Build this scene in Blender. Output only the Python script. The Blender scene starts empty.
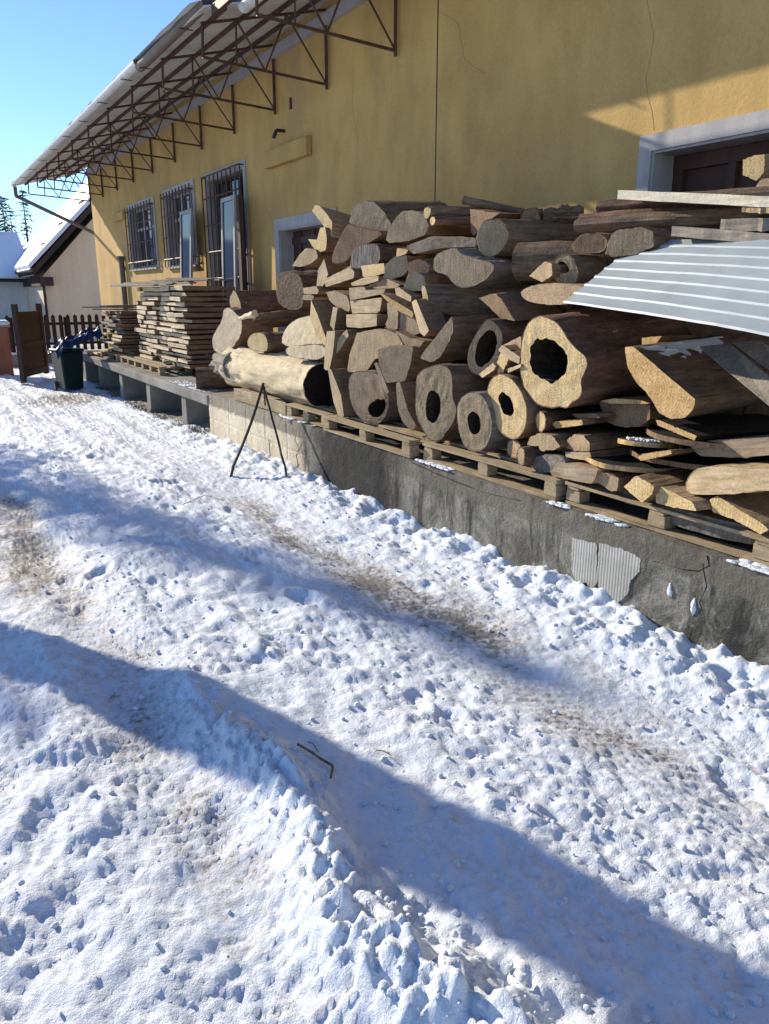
import bpy, bmesh, math, random
import numpy as np
from mathutils import Vector, noise, Matrix
random.seed(7)
S = bpy.context.scene
COL = S.collection
R = math.radians
# ------------------------------------------------------------------ camera model
FPX = 770.0; AZ = R(31.1); PITCH = R(15.8); EYE = 1.9
CA, SA, CP, SP = math.cos(AZ), math.sin(AZ), math.cos(PITCH), math.sin(PITCH)
WALL = 5.5; DOCK = 3.45; TOP = 0.58
SUN_AZ = R(18.0); SUN_EL = R(21.7)

def ray(px, py):
    x = px - 384.5; y = 512 - py
    f = CP * FPX + SP * y; z = -SP * FPX + CP * y
    return Vector((x * CA + f * SA, f * CA - x * SA, z))
def at(px, py, X=None, Y=None, Z=None):
    d = ray(px, py)
    t = X / d.x if X is not None else Y / d.y if Y is not None else (Z - EYE) / d.z
    return Vector((d.x * t, d.y * t, EYE + d.z * t))
def on_plane(px, py, C, n):
    d = ray(px, py); o = Vector((0, 0, EYE))
    return o + d * ((C - o).dot(n) / d.dot(n))

cd = bpy.data.cameras.new('camera'); cam = bpy.data.objects.new('camera', cd); COL.objects.link(cam)
cd.sensor_fit = 'HORIZONTAL'; cd.sensor_width = 36; cd.lens = 36 * FPX / 769; cd.clip_end = 2000; cd.clip_start = .05
cam.location = (0, 0, EYE); cam.rotation_euler = (R(90) - PITCH, 0, -AZ); S.camera = cam

# ------------------------------------------------------------------ light
w = bpy.data.worlds.new('World'); S.world = w; w.use_nodes = True
nt = w.node_tree; bg = nt.nodes['Background']
sky = nt.nodes.new('ShaderNodeTexSky'); sky.sky_type = 'NISHITA'; sky.sun_disc = False
sky.sun_elevation = SUN_EL; sky.sun_rotation = -SUN_AZ; sky.air_density = 1.0; sky.dust_density = 0; sky.ozone_density = 3
tint = nt.nodes.new('ShaderNodeMix'); tint.data_type = 'RGBA'; tint.blend_type = 'MULTIPLY'; tint.inputs[0].default_value = 1; tint.inputs[7].default_value = (.83, .92, 1.13, 1)   # clear cold winter air
nt.links.new(sky.outputs[0], tint.inputs[6]); nt.links.new(tint.outputs[2], bg.inputs[0]); bg.inputs[1].default_value = .13
sl = bpy.data.lights.new('sun', 'SUN'); sl.energy = 5; sl.angle = R(.5); sl.color = (1, .89, .72)
so = bpy.data.objects.new('sun', sl); COL.objects.link(so)
SUNV = Vector((math.sin(SUN_AZ) * math.cos(SUN_EL), -math.cos(SUN_AZ) * math.cos(SUN_EL), -math.sin(SUN_EL)))
so.rotation_euler = SUNV.to_track_quat('-Z', 'Y').to_euler(); so.location = (-5, 20, 12)
S.view_settings.view_transform = 'Standard'; S.view_settings.look = 'None'
S.view_settings.exposure = .42; S.view_settings.gamma = 1

# ------------------------------------------------------------------ materials
MATS = {}
def new_mat(name, rough=.85):
    m = bpy.data.materials.new(name); m.use_nodes = True
    b = m.node_tree.nodes['Principled BSDF']; b.inputs['Roughness'].default_value = rough
    b.inputs['Specular IOR Level'].default_value = .25
    MATS[name] = m; return m, m.node_tree, b
def N(t, kind, **kw):
    n = t.nodes.new(kind)
    for k, v in kw.items(): setattr(n, k, v)
    return n
def L_(t, a, b): t.links.new(a, b)
def coords(t, scale=(1, 1, 1), rnd=True):
    tc = N(t, 'ShaderNodeTexCoord'); mp = N(t, 'ShaderNodeMapping'); mp.inputs['Scale'].default_value = scale
    L_(t, tc.outputs['Object'], mp.inputs[0])
    if rnd:
        oi = N(t, 'ShaderNodeObjectInfo'); mu = N(t, 'ShaderNodeMath', operation='MULTIPLY'); mu.inputs[1].default_value = 37
        L_(t, oi.outputs['Random'], mu.inputs[0]); cb = N(t, 'ShaderNodeCombineXYZ')
        L_(t, mu.outputs[0], cb.inputs[0]); L_(t, mu.outputs[0], cb.inputs[1]); L_(t, mu.outputs[0], cb.inputs[2])
        L_(t, cb.outputs[0], mp.inputs['Location'])
    return mp.outputs[0]
def noise_n(t, vec, scale, detail=6, rough=.6, dist=0):
    n = N(t, 'ShaderNodeTexNoise'); n.inputs['Scale'].default_value = scale; n.inputs['Detail'].default_value = detail
    n.inputs['Roughness'].default_value = rough; n.inputs['Distortion'].default_value = dist
    L_(t, vec, n.inputs['Vector']); return n.outputs['Fac']
def ramp(t, fac, stops):
    r = N(t, 'ShaderNodeValToRGB'); e = r.color_ramp.elements
    while len(e) < len(stops): e.new(.5)
    for i, (p, c) in enumerate(stops):
        e[i].position = p; e[i].color = (c, c, c, 1) if isinstance(c, (int, float)) else (*c, 1)
    L_(t, fac, r.inputs[0]); return r.outputs[0]
def mix(t, fac, a, b, mode='MIX'):
    m = N(t, 'ShaderNodeMix', data_type='RGBA', blend_type=mode)
    if isinstance(fac, (int, float)): m.inputs[0].default_value = fac
    else: L_(t, fac, m.inputs[0])
    for s, v in ((m.inputs[6], a), (m.inputs[7], b)):
        if isinstance(v, tuple): s.default_value = (*v, 1)
        else: L_(t, v, s)
    return m.outputs[2]
def math_(t, op, a, b=None):
    m = N(t, 'ShaderNodeMath', operation=op)
    for s, v in zip(m.inputs, (a, b)):
        if v is None: continue
        if isinstance(v, (int, float)): s.default_value = v
        else: L_(t, v, s)
    return m.outputs[0]
def bump(t, b, h, dist=.01, strength=.6):
    n = N(t, 'ShaderNodeBump'); n.inputs['Distance'].default_value = dist; n.inputs['Strength'].default_value = strength
    L_(t, h, n.inputs['Height']); L_(t, n.outputs[0], b.inputs['Normal'])

def wood_face(name, c1, c2, c3):
    """sawn end grain: rings about the local Z axis, drying cracks, stains"""
    m, t, b = new_mat(name, .8)
    v0 = coords(t, rnd=False); v = coords(t)
    nz = noise_n(t, v, 7, 4)
    wv = N(t, 'ShaderNodeTexWave', wave_type='RINGS', rings_direction='Z'); wv.inputs['Scale'].default_value = 17
    wv.inputs['Distortion'].default_value = 5; wv.inputs['Detail'].default_value = 3; wv.inputs['Detail Scale'].default_value = 1.2
    L_(t, v0, wv.inputs['Vector'])
    st = coords(t, (60, 6, 8)); saw = noise_n(t, st, 1, 4)
    base = ramp(t, nz, [(.25, c1), (.52, c2), (.8, c3)])
    col = mix(t, .32, base, ramp(t, wv.outputs['Fac'], [(0, tuple(x * .5 for x in c2)), (1, tuple(min(1, x * 1.2) for x in c2))]))
    fine = noise_n(t, v, 55, 5)
    col = mix(t, .55, col, ramp(t, fine, [(.3, .5), (.62, 1.0)]), 'MULTIPLY')
    col = mix(t, .45, col, ramp(t, saw, [(.35, .55), (.6, 1.0)]), 'MULTIPLY')
    # drying splits that run out from the pith, and a darker weathered rim
    sp = N(t, 'ShaderNodeSeparateXYZ'); L_(t, v0, sp.inputs[0])
    an = math_(t, 'ARCTAN2', sp.outputs[1], sp.outputs[0]); ln = N(t, 'ShaderNodeVectorMath', operation='LENGTH'); L_(t, v0, ln.inputs[0])
    oi = N(t, 'ShaderNodeObjectInfo'); ca = N(t, 'ShaderNodeCombineXYZ'); L_(t, math_(t, 'MULTIPLY', an, 3.2), ca.inputs[0]); L_(t, math_(t, 'ADD', math_(t, 'MULTIPLY', ln.outputs['Value'], 2.0), math_(t, 'MULTIPLY', oi.outputs['Random'], 60)), ca.inputs[1])
    rn = noise_n(t, ca.outputs[0], 2.0, 3, .6, .15)
    ck = ramp(t, math_(t, 'ABSOLUTE', math_(t, 'SUBTRACT', rn, .5)), [(0, .25), (.012, 1.0)])
    col = mix(t, .6, col, ck, 'MULTIPLY')
    L_(t, col, b.inputs['Base Color'])
    hh = math_(t, 'ADD', math_(t, 'MULTIPLY', saw, .6), math_(t, 'ADD', fine, math_(t, 'MULTIPLY', ck, .5)))
    bump(t, b, hh, .006, .6)
    return m
wood_face('pale_wood', (.50, .34, .15), (.74, .54, .27), (.82, .65, .37))
wood_face('fresh_wood', (.50, .28, .09), (.68, .44, .19), (.74, .56, .31))
wood_face('aged_wood', (.30, .205, .12), (.52, .38, .22), (.64, .50, .31))
wood_face('grey_wood', (.26, .17, .10), (.47, .33, .195), (.60, .46, .30))
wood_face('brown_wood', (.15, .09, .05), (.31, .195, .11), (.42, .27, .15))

def long_wood(name, c1, c2, dark=.4, stretch=(22, 22, 1.6), bd=.006, patch=None):
    m, t, b = new_mat(name, .82)
    v = coords(t, stretch); g = noise_n(t, v, 1.6, 7, .65)
    v2 = coords(t); bl = noise_n(t, v2, 5, 5)
    col = mix(t, ramp(t, g, [(.3, 0.0), (.7, 1.0)]), c1, c2)
    col = mix(t, .7, col, ramp(t, bl, [(.3, dark), (.65, 1.0)]), 'MULTIPLY')
    f = noise_n(t, v2, 60, 4)
    col = mix(t, .4, col, ramp(t, f, [(.3, .4), (.6, 1.0)]), 'MULTIPLY')
    if patch:
        pn_ = noise_n(t, v2, patch[1], 6, .7)
        col = mix(t, ramp(t, pn_, [(patch[2], 0.0), (patch[2] + .06, 1.0)]), col, patch[0])
    L_(t, col, b.inputs['Base Color']); bump(t, b, math_(t, 'ADD', g, math_(t, 'MULTIPLY', f, .4)), bd, .8)
    return m
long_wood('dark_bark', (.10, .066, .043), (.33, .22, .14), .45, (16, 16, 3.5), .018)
long_wood('grey_bark', (.13, .11, .09), (.36, .31, .25), .5, (14, 14, 3), .016)
long_wood('red_bark', (.11, .06, .042), (.33, .185, .12), .45, (14, 14, 4), .018, ((.72, .74, .78), 9, .66))
long_wood('striped_bark', (.03, .022, .018), (.42, .38, .33), .6, (30, 3, 1.2), .02)
long_wood('bare_log', (.64, .49, .29), (.90, .76, .50), .7, (9, 9, 3), .012, ((.34, .27, .19), 7, .61))
long_wood('board_wood', (.17, .11, .07), (.38, .27, .17), .5, (30, 30, 1.5), .004)
long_wood('lumber_wood', (.18, .10, .06), (.38, .25, .15), .6, (3, 30, 30), .004)
long_wood('lumber_end', (.56, .44, .28), (.92, .78, .52), .6, (3, 12, 50), .003)
long_wood('side_grain', (.40, .29, .17), (.70, .54, .33), .6, (1.4, 26, 26), .005)
long_wood('old_board_y', (.20, .17, .14), (.46, .39, .31), .5, (30, 1.5, 30), .005)
long_wood('whitish_plank', (.62, .54, .38), (.88, .80, .62), .8, (30, 1.2, 30), .004)
long_wood('side_grey', (.25, .18, .12), (.50, .39, .27), .55, (1.4, 26, 26), .006)
long_wood('pallet_wood', (.32, .23, .13), (.58, .45, .28), .55, (30, 2, 30), .003)
long_wood('old_board', (.16, .14, .12), (.36, .31, .25), .5, (30, 30, 1.5), .005)
long_wood('gate_wood', (.055, .035, .03), (.11, .07, .055), .7, (30, 30, 2), .003)
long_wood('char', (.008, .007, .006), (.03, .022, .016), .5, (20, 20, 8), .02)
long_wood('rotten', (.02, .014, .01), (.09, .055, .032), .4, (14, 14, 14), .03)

def plaster(name, c1, c2, sc=1.0, bd=.004, stain=None, rough=.9):
    m, t, b = new_mat(name, rough)
    v = coords(t, rnd=False); n1 = noise_n(t, v, .8 * sc, 8, .65); n2 = noise_n(t, v, 40 * sc, 5, .7)
    vs = coords(t, (2, 2, .8) if name == 'yellow_plaster' else (3, 3, .35), False); n3 = noise_n(t, vs, 1.3 * sc, 6, .6)
    col = mix(t, ramp(t, n1, [(.3, 0.0), (.7, 1.0)]), c1, c2)
    col = mix(t, .55, col, ramp(t, n3, [(.3, .62), (.62, 1.0)]), 'MULTIPLY')
    col = mix(t, .35, col, ramp(t, n2, [(.3, .6), (.6, 1.0)]), 'MULTIPLY')
    if stain:
        n4 = noise_n(t, v, stain[1], 8, .7, .4)
        col = mix(t, ramp(t, n4, [(stain[2], 0.0), (stain[2] + .12, 1.0)]), col, stain[0])
    L_(t, col, b.inputs['Base Color']); bump(t, b, math_(t, 'ADD', n2, math_(t, 'MULTIPLY', n1, .6)), bd, .7)
    return m
plaster('yellow_plaster', (.53, .335, .115), (.70, .46, .165), .8, .006, ((.42, .29, .135), .55, .56))
plaster('white_frame', (.40, .37, .36), (.50, .47, .45), 2, .002, None, .6)
plaster('pink_plaster', (.92, .72, .48), (.95, .77, .53), .3)
plaster('cream_plaster', (.80, .76, .68), (.85, .81, .74), .3)
plaster('concrete', (.20, .19, .17), (.40, .38, .34), 1.3, .012, ((.13, .12, .105), 3, .58))
plaster('brick_red', (.28, .10, .06), (.38, .16, .10), 2, .006)
plaster('roof_sheet', (.58, .56, .52), (.72, .70, .66), .6, .004)
plaster('black_steel', (.06, .035, .028), (.14, .075, .05), 5, .002, None, .6)
plaster('gutter_metal', (.74, .73, .68), (.84, .83, .78), 2, .002, None, .45)
plaster('pipe_metal', (.15, .12, .10), (.22, .18, .14), 3, .002, None, .5)
plaster('bin_plastic', (.007, .018, .018), (.012, .03, .03), 2, .001, None, .45)
plaster('brown_paint', (.06, .03, .022), (.10, .05, .035), 2, .003, ((.13, .09, .07), 14, .66), .6)
plaster('far_wood', (.05, .035, .03), (.09, .06, .05), 2)
plaster('iron', (.03, .025, .022), (.07, .05, .04), 8, .001, None, .5)

m, t, b = new_mat('ribbed_plaster', .9)
v = coords(t, rnd=False); n1 = noise_n(t, v, 4, 6); wv = N(t, 'ShaderNodeTexWave', bands_direction='Y'); wv.inputs['Scale'].default_value = 14; wv.inputs['Distortion'].default_value = 1.2; L_(t, v, wv.inputs['Vector'])
L_(t, mix(t, ramp(t, n1, [(.35, 0.0), (.65, 1.0)]), (.30, .29, .26), (.46, .45, .41)), b.inputs['Base Color']); bump(t, b, math_(t, 'ADD', math_(t, 'MULTIPLY', wv.outputs['Fac'], .6), n1), .005, .5)
# dock retaining wall: whitewashed blocks at the far end, black tar and damp towards the near end
m, t, b = new_mat('dock_concrete', .88)
v = coords(t, rnd=False); sx = N(t, 'ShaderNodeSeparateXYZ'); L_(t, v, sx.inputs[0])
n1 = noise_n(t, v, 1.6, 9, .68, .3); n2 = noise_n(t, v, 30, 6, .7); vs = coords(t, (2, 2, .25), False); n3 = noise_n(t, vs, 2.2, 7, .7)
n5 = noise_n(t, v, 5, 8, .75, .6)
dark = mix(t, ramp(t, n1, [(.32, 0.0), (.68, 1.0)]), (.045, .044, .038), (.20, .19, .155))
n6 = noise_n(t, v, 2.7, 10, .72, .8); n7 = noise_n(t, v, .9, 6, .6, .3)
dark = mix(t, ramp(t, math_(t, 'ADD', n6, math_(t, 'MULTIPLY', math_(t, 'SUBTRACT', n7, .5), .5)), [(.44, 0.0), (.56, .75)]), dark, (.33, .315, .27))
dark = mix(t, ramp(t, n5, [(.60, 0.0), (.66, .8)]), dark, (.44, .42, .37))
dark = mix(t, ramp(t, noise_n(t, v, 2.1, 9, .7, 1.2), [(.60, 0.0), (.66, .7)]), dark, (.10, .085, .03))
dark = mix(t, ramp(t, n3, [(.53, 0.0), (.62, .85)]), dark, (.03, .03, .029))
pale = mix(t, ramp(t, n1, [(.3, 0.0), (.7, 1.0)]), (.60, .51, .36), (.86, .76, .57))
edge = math_(t, 'ADD', sx.outputs[1], math_(t, 'MULTIPLY', math_(t, 'SUBTRACT', n5, .5), .9))
f1 = ramp(t, math_(t, 'DIVIDE', edge, 12), [(7.35 / 12, 0.0), (7.6 / 12, 1.0)])
col = mix(t, f1, dark, pale)
zz = math_(t, 'ADD', sx.outputs[2], math_(t, 'MULTIPLY', math_(t, 'SUBTRACT', n5, .5), .12))
f2 = ramp(t, zz, [(.40, 0.0), (.425, 1.0)])
col = mix(t, math_(t, 'MULTIPLY', f2, .75), col, (.17, .15, .12))
tar = ramp(t, math_(t, 'ABSOLUTE', math_(t, 'SUBTRACT', edge, 6.35)), [(.55, 1.0), (1.0, 0.0)])
col = mix(t, math_(t, 'MULTIPLY', tar, .92), col, (.022, .022, .022))
col = mix(t, .4, col, ramp(t, n2, [(.3, .45), (.55, 1.0)]), 'MULTIPLY')
L_(t, col, b.inputs['Base Color']); bump(t, b, math_(t, 'ADD', math_(t, 'MULTIPLY', n1, 1.5), math_(t, 'ADD', n2, n5)), .02, .8)

# snow with worn dirty tracks (attribute dirt = where the snow is worn through)
def snow_mat(name, dirty):
    m, t, b = new_mat(name, .55)
    v = coords(t, rnd=False)
    f = noise_n(t, v, 26, 8, .7); f2 = noise_n(t, v, 160, 3, .6); f3 = noise_n(t, v, 5, 6, .7)
    col = mix(t, ramp(t, f3, [(.35, 0.0), (.7, 1.0)]), (.76, .82, .89), (.84, .88, .93))
    if dirty:
        at_ = N(t, 'ShaderNodeAttribute', attribute_name='dirt')
        d = math_(t, 'ADD', at_.outputs['Fac'], math_(t, 'MULTIPLY', math_(t, 'SUBTRACT', math_(t, 'ADD', f, f3), 1.0), 1.5))
        col = mix(t, ramp(t, d, [(.2, 0.0), (.62, .5)]), col, (.36, .31, .26))
        col = mix(t, ramp(t, d, [(.60, 0.0), (.80, .75)]), col, mix(t, f2, (.05, .04, .03), (.24, .19, .14)))
    L_(t, col, b.inputs['Base Color'])
    b.inputs['Subsurface Weight'].default_value = .0
    bump(t, b, math_(t, 'ADD', math_(t, 'MULTIPLY', f, 1.6), math_(t, 'MULTIPLY', f2, .35)), .014, .75)
snow_mat('snow_ground', True); snow_mat('snow_clean', False)

m, t, b = new_mat('zinc_sheet', .42); b.inputs['Metallic'].default_value = .1
v = coords(t, rnd=False); n1 = noise_n(t, v, 3, 6)
n2 = noise_n(t, v, 1.1, 9, .75, .5)
L_(t, mix(t, ramp(t, n2, [(.58, 0.0), (.72, .6)]), ramp(t, n1, [(.3, (.34, .39, .41)), (.7, (.42, .47, .49))]), (.24, .19, .15)), b.inputs['Base Color']); bump(t, b, n1, .004, .3)
m, t, b = new_mat('fibreglass', .5)
tr = N(t, 'ShaderNodeBsdfTransparent'); tr.inputs[0].default_value = (1, .97, .88, 1); ms = N(t, 'ShaderNodeMixShader'); ms.inputs[0].default_value = .75
b.inputs['Base Color'].default_value = (.5, .5, .46, 1)
L_(t, b.outputs[0], ms.inputs[1]); L_(t, tr.outputs[0], ms.inputs[2]); L_(t, ms.outputs[0], t.nodes['Material Output'].inputs[0])
m, t, b = new_mat('glass', .08); b.inputs['Base Color'].default_value = (.03, .035, .05, 1); b.inputs['Specular IOR Level'].default_value = .3
m, t, b = new_mat('room_dark', .9); b.inputs['Base Color'].default_value = (.035, .03, .035, 1)
m, t, b = new_mat('blue_tarp', .4); b.inputs['Base Color'].default_value = (.012, .026, .075, 1)
m, t, b = new_mat('moss', .9); b.inputs['Base Color'].default_value = (.10, .11, .03, 1)
m, t, b = new_mat('needles', .8)
v = coords(t); L_(t, ramp(t, noise_n(t, v, 6, 3), [(.3, (.025, .045, .02)), (.7, (.05, .085, .035))]), b.inputs['Base Color'])
m, t, b = new_mat('dry_grass', .9)
v = coords(t); L_(t, ramp(t, noise_n(t, v, 9, 3), [(.3, (.05, .06, .02)), (.7, (.20, .16, .08))]), b.inputs['Base Color'])

# ------------------------------------------------------------------ helpers
def link(name, me, mats, parent=None, smooth=False, loc=None, mw=None):
    o = bpy.data.objects.new(name, me); COL.objects.link(o)
    for mm in ([mats] if isinstance(mats, str) else mats): me.materials.append(MATS[mm])
    if smooth:
        for pl in me.polygons: pl.use_smooth = True
    if parent: o.parent = parent
    if mw is not None: o.matrix_world = mw
    if loc is not None: o.location = loc
    return o
def tag(o, label=None, cat=None, group=None, kind=None):
    if label: o['label'] = label
    if cat: o['category'] = cat
    if group: o['group'] = group
    if kind: o['kind'] = kind
    return o
def empty(name, loc, label, cat, group=None, rz=0):
    o = bpy.data.objects.new(name, None); COL.objects.link(o); o.location = loc; o.rotation_euler.z = rz
    o.empty_display_size = .1
    return tag(o, label, cat, group)
class MB:
    """collects boxes, bars and prisms in WORLD coordinates"""
    def __init__(s): s.v = []; s.f = []
    def add(s, vs, fs):
        n = len(s.v); s.v += [tuple(v) for v in vs]; s.f += [tuple(i + n for i in f) for f in fs]; return s
    def box(s, x0, x1, y0, y1, z0, z1, j=0):
        vs = [Vector((x, y, z)) for z in (z0, z1) for y in (y0, y1) for x in (x0, x1)]
        if j: vs = [v + Vector((random.uniform(-j, j), random.uniform(-j, j), random.uniform(-j, j))) for v in vs]
        return s.add(vs, [(0, 2, 3, 1), (4, 5, 7, 6), (0, 1, 5, 4), (2, 6, 7, 3), (0, 4, 6, 2), (1, 3, 7, 5)])
    def bar(s, p, q, r, n=4, r2=None, up=None):
        p = Vector(p); q = Vector(q); d = (q - p).normalized(); r2 = r if r2 is None else r2
        u = d.orthogonal().normalized() if abs(d.z) > .95 else d.cross(Vector((0, 0, 1))).normalized(); v = d.cross(u)
        vs = []
        for c, rr in ((p, r), (q, r2)):
            for k in range(n):
                an = 2 * math.pi * (k + .5) / n; vs.append(c + (u * math.cos(an) + v * math.sin(an)) * rr)
        fs = [(k, (k + 1) % n, n + (k + 1) % n, n + k) for k in range(n)] + [tuple(range(n))[::-1], tuple(range(n, 2 * n))]
        return s.add(vs, fs)
    def prism(s, pts, d):
        n = len(pts); d = Vector(d); a = [Vector(p) for p in pts]
        return s.add(a + [p + d for p in a], [tuple(range(n))[::-1], tuple(range(n, 2 * n))] + [(k, (k + 1) % n, n + (k + 1) % n, n + k) for k in range(n)])
    def build(s, name, mats, parent=None, smooth=False, bevel=0):
        if parent is None:
            o0 = Vector((sum(v[0] for v in s.v) / len(s.v), sum(v[1] for v in s.v) / len(s.v), min(v[2] for v in s.v)))
        else:
            o0 = Vector((0, 0, 0))
        me = bpy.data.meshes.new(name)
        me.from_pydata([tuple(Vector(v) - o0) for v in s.v], [], s.f); 
        bm = bmesh.new(); bm.from_mesh(me); bmesh.ops.recalc_face_normals(bm, faces=bm.faces)
        if bevel: bmesh.ops.bevel(bm, geom=list(bm.edges), offset=bevel, segments=1, affect='EDGES', profile=.5)
        bm.to_mesh(me); bm.free(); me.update()
        o = link(name, me, mats, None, smooth, loc=o0)
        if parent:
            o.parent = parent
            pm = Matrix.LocRotScale(parent.location, parent.rotation_euler, None)
            if parent.parent: pm = Matrix()   # MB children already sit in world coordinates
            o.matrix_parent_inverse = pm.inverted()
        return o
def rot_z(v, a): return Vector((v.x * math.cos(a) - v.y * math.sin(a), v.x * math.sin(a) + v.y * math.cos(a), v.z))

# ------------------------------------------------------------------ solid wood builder
def resample(pts, n):
    P = pts + [pts[0]]; ds = [math.dist(P[i], P[i + 1]) for i in range(len(pts))]; tot = sum(ds); out = []; i = 0; acc = 0
    for k in range(n):
        tgt = tot * k / n
        while acc + ds[i] < tgt: acc += ds[i]; i += 1
        f = (tgt - acc) / ds[i]; out.append(tuple(P[i][j] + (P[i + 1][j] - P[i][j]) * f for j in range(len(pts[0]))))
    return out
def chaikin(pts):
    out = []
    for i in range(len(pts)):
        a, b = pts[i], pts[(i + 1) % len(pts)]
        out.append(tuple(.75 * x + .25 * y for x, y in zip(a, b))); out.append(tuple(.25 * x + .75 * y for x, y in zip(a, b)))
    return out
def solid(name, label, cat, C, u, v, wv, outline, L, hole=None, face='pale_wood', bark='dark_bark', n=44, rough=.008, edge=.003,
          smooth_out=1, taper=0., hmat='rotten', nr=7, group='cut timber piled on the loading dock', rag=0., skew=None, facelabel=None):
    """outline: (x,y) or (x,y,z) in the local frame u,v,w at C (face at w=0, body along +w)"""
    sd = random.uniform(0, 100)
    o3 = [(q[0], q[1], q[2] if len(q) > 2 else 0.) for q in outline]
    area = sum(o3[i][0] * o3[(i + 1) % len(o3)][1] - o3[(i + 1) % len(o3)][0] * o3[i][1] for i in range(len(o3)))
    if area < 0: o3 = o3[::-1]
    for _ in range(smooth_out): o3 = chaikin(o3)
    o3 = resample(o3, n)
    cx = sum(q[0] for q in o3) / n; cy = sum(q[1] for q in o3) / n
    size = math.sqrt(abs(area) / 2); edge = max(edge, .0055)
    def jit(x, y, z, amp, fr):
        return noise.noise(Vector((x * fr + sd, y * fr, z * fr * .5))) * amp + noise.noise(Vector((x * fr * 3.1 + sd, y * fr * 3.1, z * fr))) * amp * .45
    vs = []; fs = []
    for k in range(nr + 1):
        s = k / nr; zk = L * s
        for x, y, z in o3:
            dx, dy = x - cx, y - cy; d = math.hypot(dx, dy) or 1
            a = edge if k == 0 else rough * (1 + .5 * s)
            r = jit(x, y, z + zk, a, 6 / max(size, .1)) * 1.3 - taper * s * d
            sk = skew or (0, 0)
            vs.append((x + dx / d * r + sk[0] * s * s, y + dy / d * r + sk[1] * s * s, z + zk))
    for k in range(nr):
        for i in range(n):
            j = (i + 1) % n; fs.append((k * n + i, k * n + j, (k + 1) * n + j, (k + 1) * n + i))
    fs = [f[::-1] for f in fs] + [tuple(range(nr * n, (nr + 1) * n))]
    rim0 = vs[:n]
    if smooth_out and size > .05:      # a ring of bark stays visible round the sawn face
        rim0 = []
        for x, y, z in vs[:n]:
            d = math.hypot(x - cx, y - cy) or 1; s = max(.8, 1 - (.007 + .006 * abs(noise.noise(Vector((x * 20, y * 20, sd))))) / d); rim0.append((cx + (x - cx) * s, cy + (y - cy) * s, z + .0015))
        nv = len(vs); vs = vs + rim0
        fs += [(i, (i + 1) % n, nv + (i + 1) % n, nv + i) for i in range(n)]
    me = bpy.data.meshes.new(name); me.from_pydata(vs, [], fs); me.update()
    mw = Matrix((( u.x, v.x, wv.x, C.x), (u.y, v.y, wv.y, C.y), (u.z, v.z, wv.z, C.z), (0, 0, 0, 1)))
    if u.cross(v).dot(wv) < 0: me.flip_normals()
    body = link(name, me, bark, None, True, mw=mw); tag(body, label, cat, group)
    try: me.set_sharp_from_angle(angle=R(38))
    except Exception: pass
    # cut faces, front and back
    ring0 = rim0
    bm = bmesh.new()
    if hole:
        hp = [(q[0], q[1], q[2] if len(q) > 2 else 0.) for q in hole]
        ah = sum(hp[i][0] * hp[(i + 1) % len(hp)][1] - hp[(i + 1) % len(hp)][0] * hp[i][1] for i in range(len(hp)))
        if ah < 0: hp = hp[::-1]
        hp = resample(chaikin(hp), n)
        hx = sum(q[0] for q in hp) / n; hy = sum(q[1] for q in hp) / n
        hp = [(hx + (q[0] - hx) * (1 + noise.noise(Vector((q[0] * 40, q[1] * 40, sd))) * .09), hy + (q[1] - hy) * (1 + noise.noise(Vector((q[0] * 17, q[1] * 17, sd))) * .2), q[2]) for q in hp]
        best = min(range(n), key=lambda s_: sum(math.dist(ring0[i][:2], hp[(i + s_) % n][:2]) for i in range(0, n, 4)))
        hp = [hp[(i + best) % n] for i in range(n)]
        rings = []
        K = 5
        for k in range(K + 1):
            s = k / K
            rr = []
            for i in range(n):
                a_, b_ = ring0[i], hp[i]
                z = a_[2] * (1 - s) + b_[2] * s
                if 0 < k < K: z += noise.noise(Vector((a_[0] * 9, a_[1] * 9 + s * 2, sd))) * .006
                rr.append(bm.verts.new((a_[0] * (1 - s) + b_[0] * s, a_[1] * (1 - s) + b_[1] * s, z)))
            rings.append(rr)
        for k in range(K):
            for i in range(n):
                j = (i + 1) % n; bm.faces.new((rings[k][i], rings[k][j], rings[k + 1][j], rings[k + 1][i]))
    else:
        f = bm.faces.new([bm.verts.new(q) for q in ring0]); bmesh.ops.triangulate(bm, faces=[f])
    bmesh.ops.recalc_face_normals(bm, faces=bm.faces)
    mf = bpy.data.meshes.new('cut_face'); bm.to_mesh(mf); bm.free()
    cf = link('cut_face', mf, face, body)
    if facelabel: cf['label'] = facelabel
    if hole:
        vv = []; ff = []
        for k, s in enumerate((0, .15, .4, .8)):
            for q in hp: vv.append((hx + (q[0] - hx) * (1 + noise.noise(Vector((q[0] * 20, q[1] * 20, s * 9 + sd))) * .14 * (k > 0)), hy + (q[1] - hy) * (1 + noise.noise(Vector((q[0] * 20, q[1] * 20, s * 9 + sd))) * .14 * (k > 0)), q[2] + s * L))
        for k in range(3):
            for i in range(n):
                j = (i + 1) % n; ff.append((k * n + i, k * n + j, (k + 1) * n + j, (k + 1) * n + i))
        ff.append(tuple(range(3 * n, 4 * n)))
        mh = bpy.data.meshes.new('hollow'); mh.from_pydata(vv, [], ff); mh.update()
        link('hollow', mh, hmat, body, True)
    return body

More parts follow.
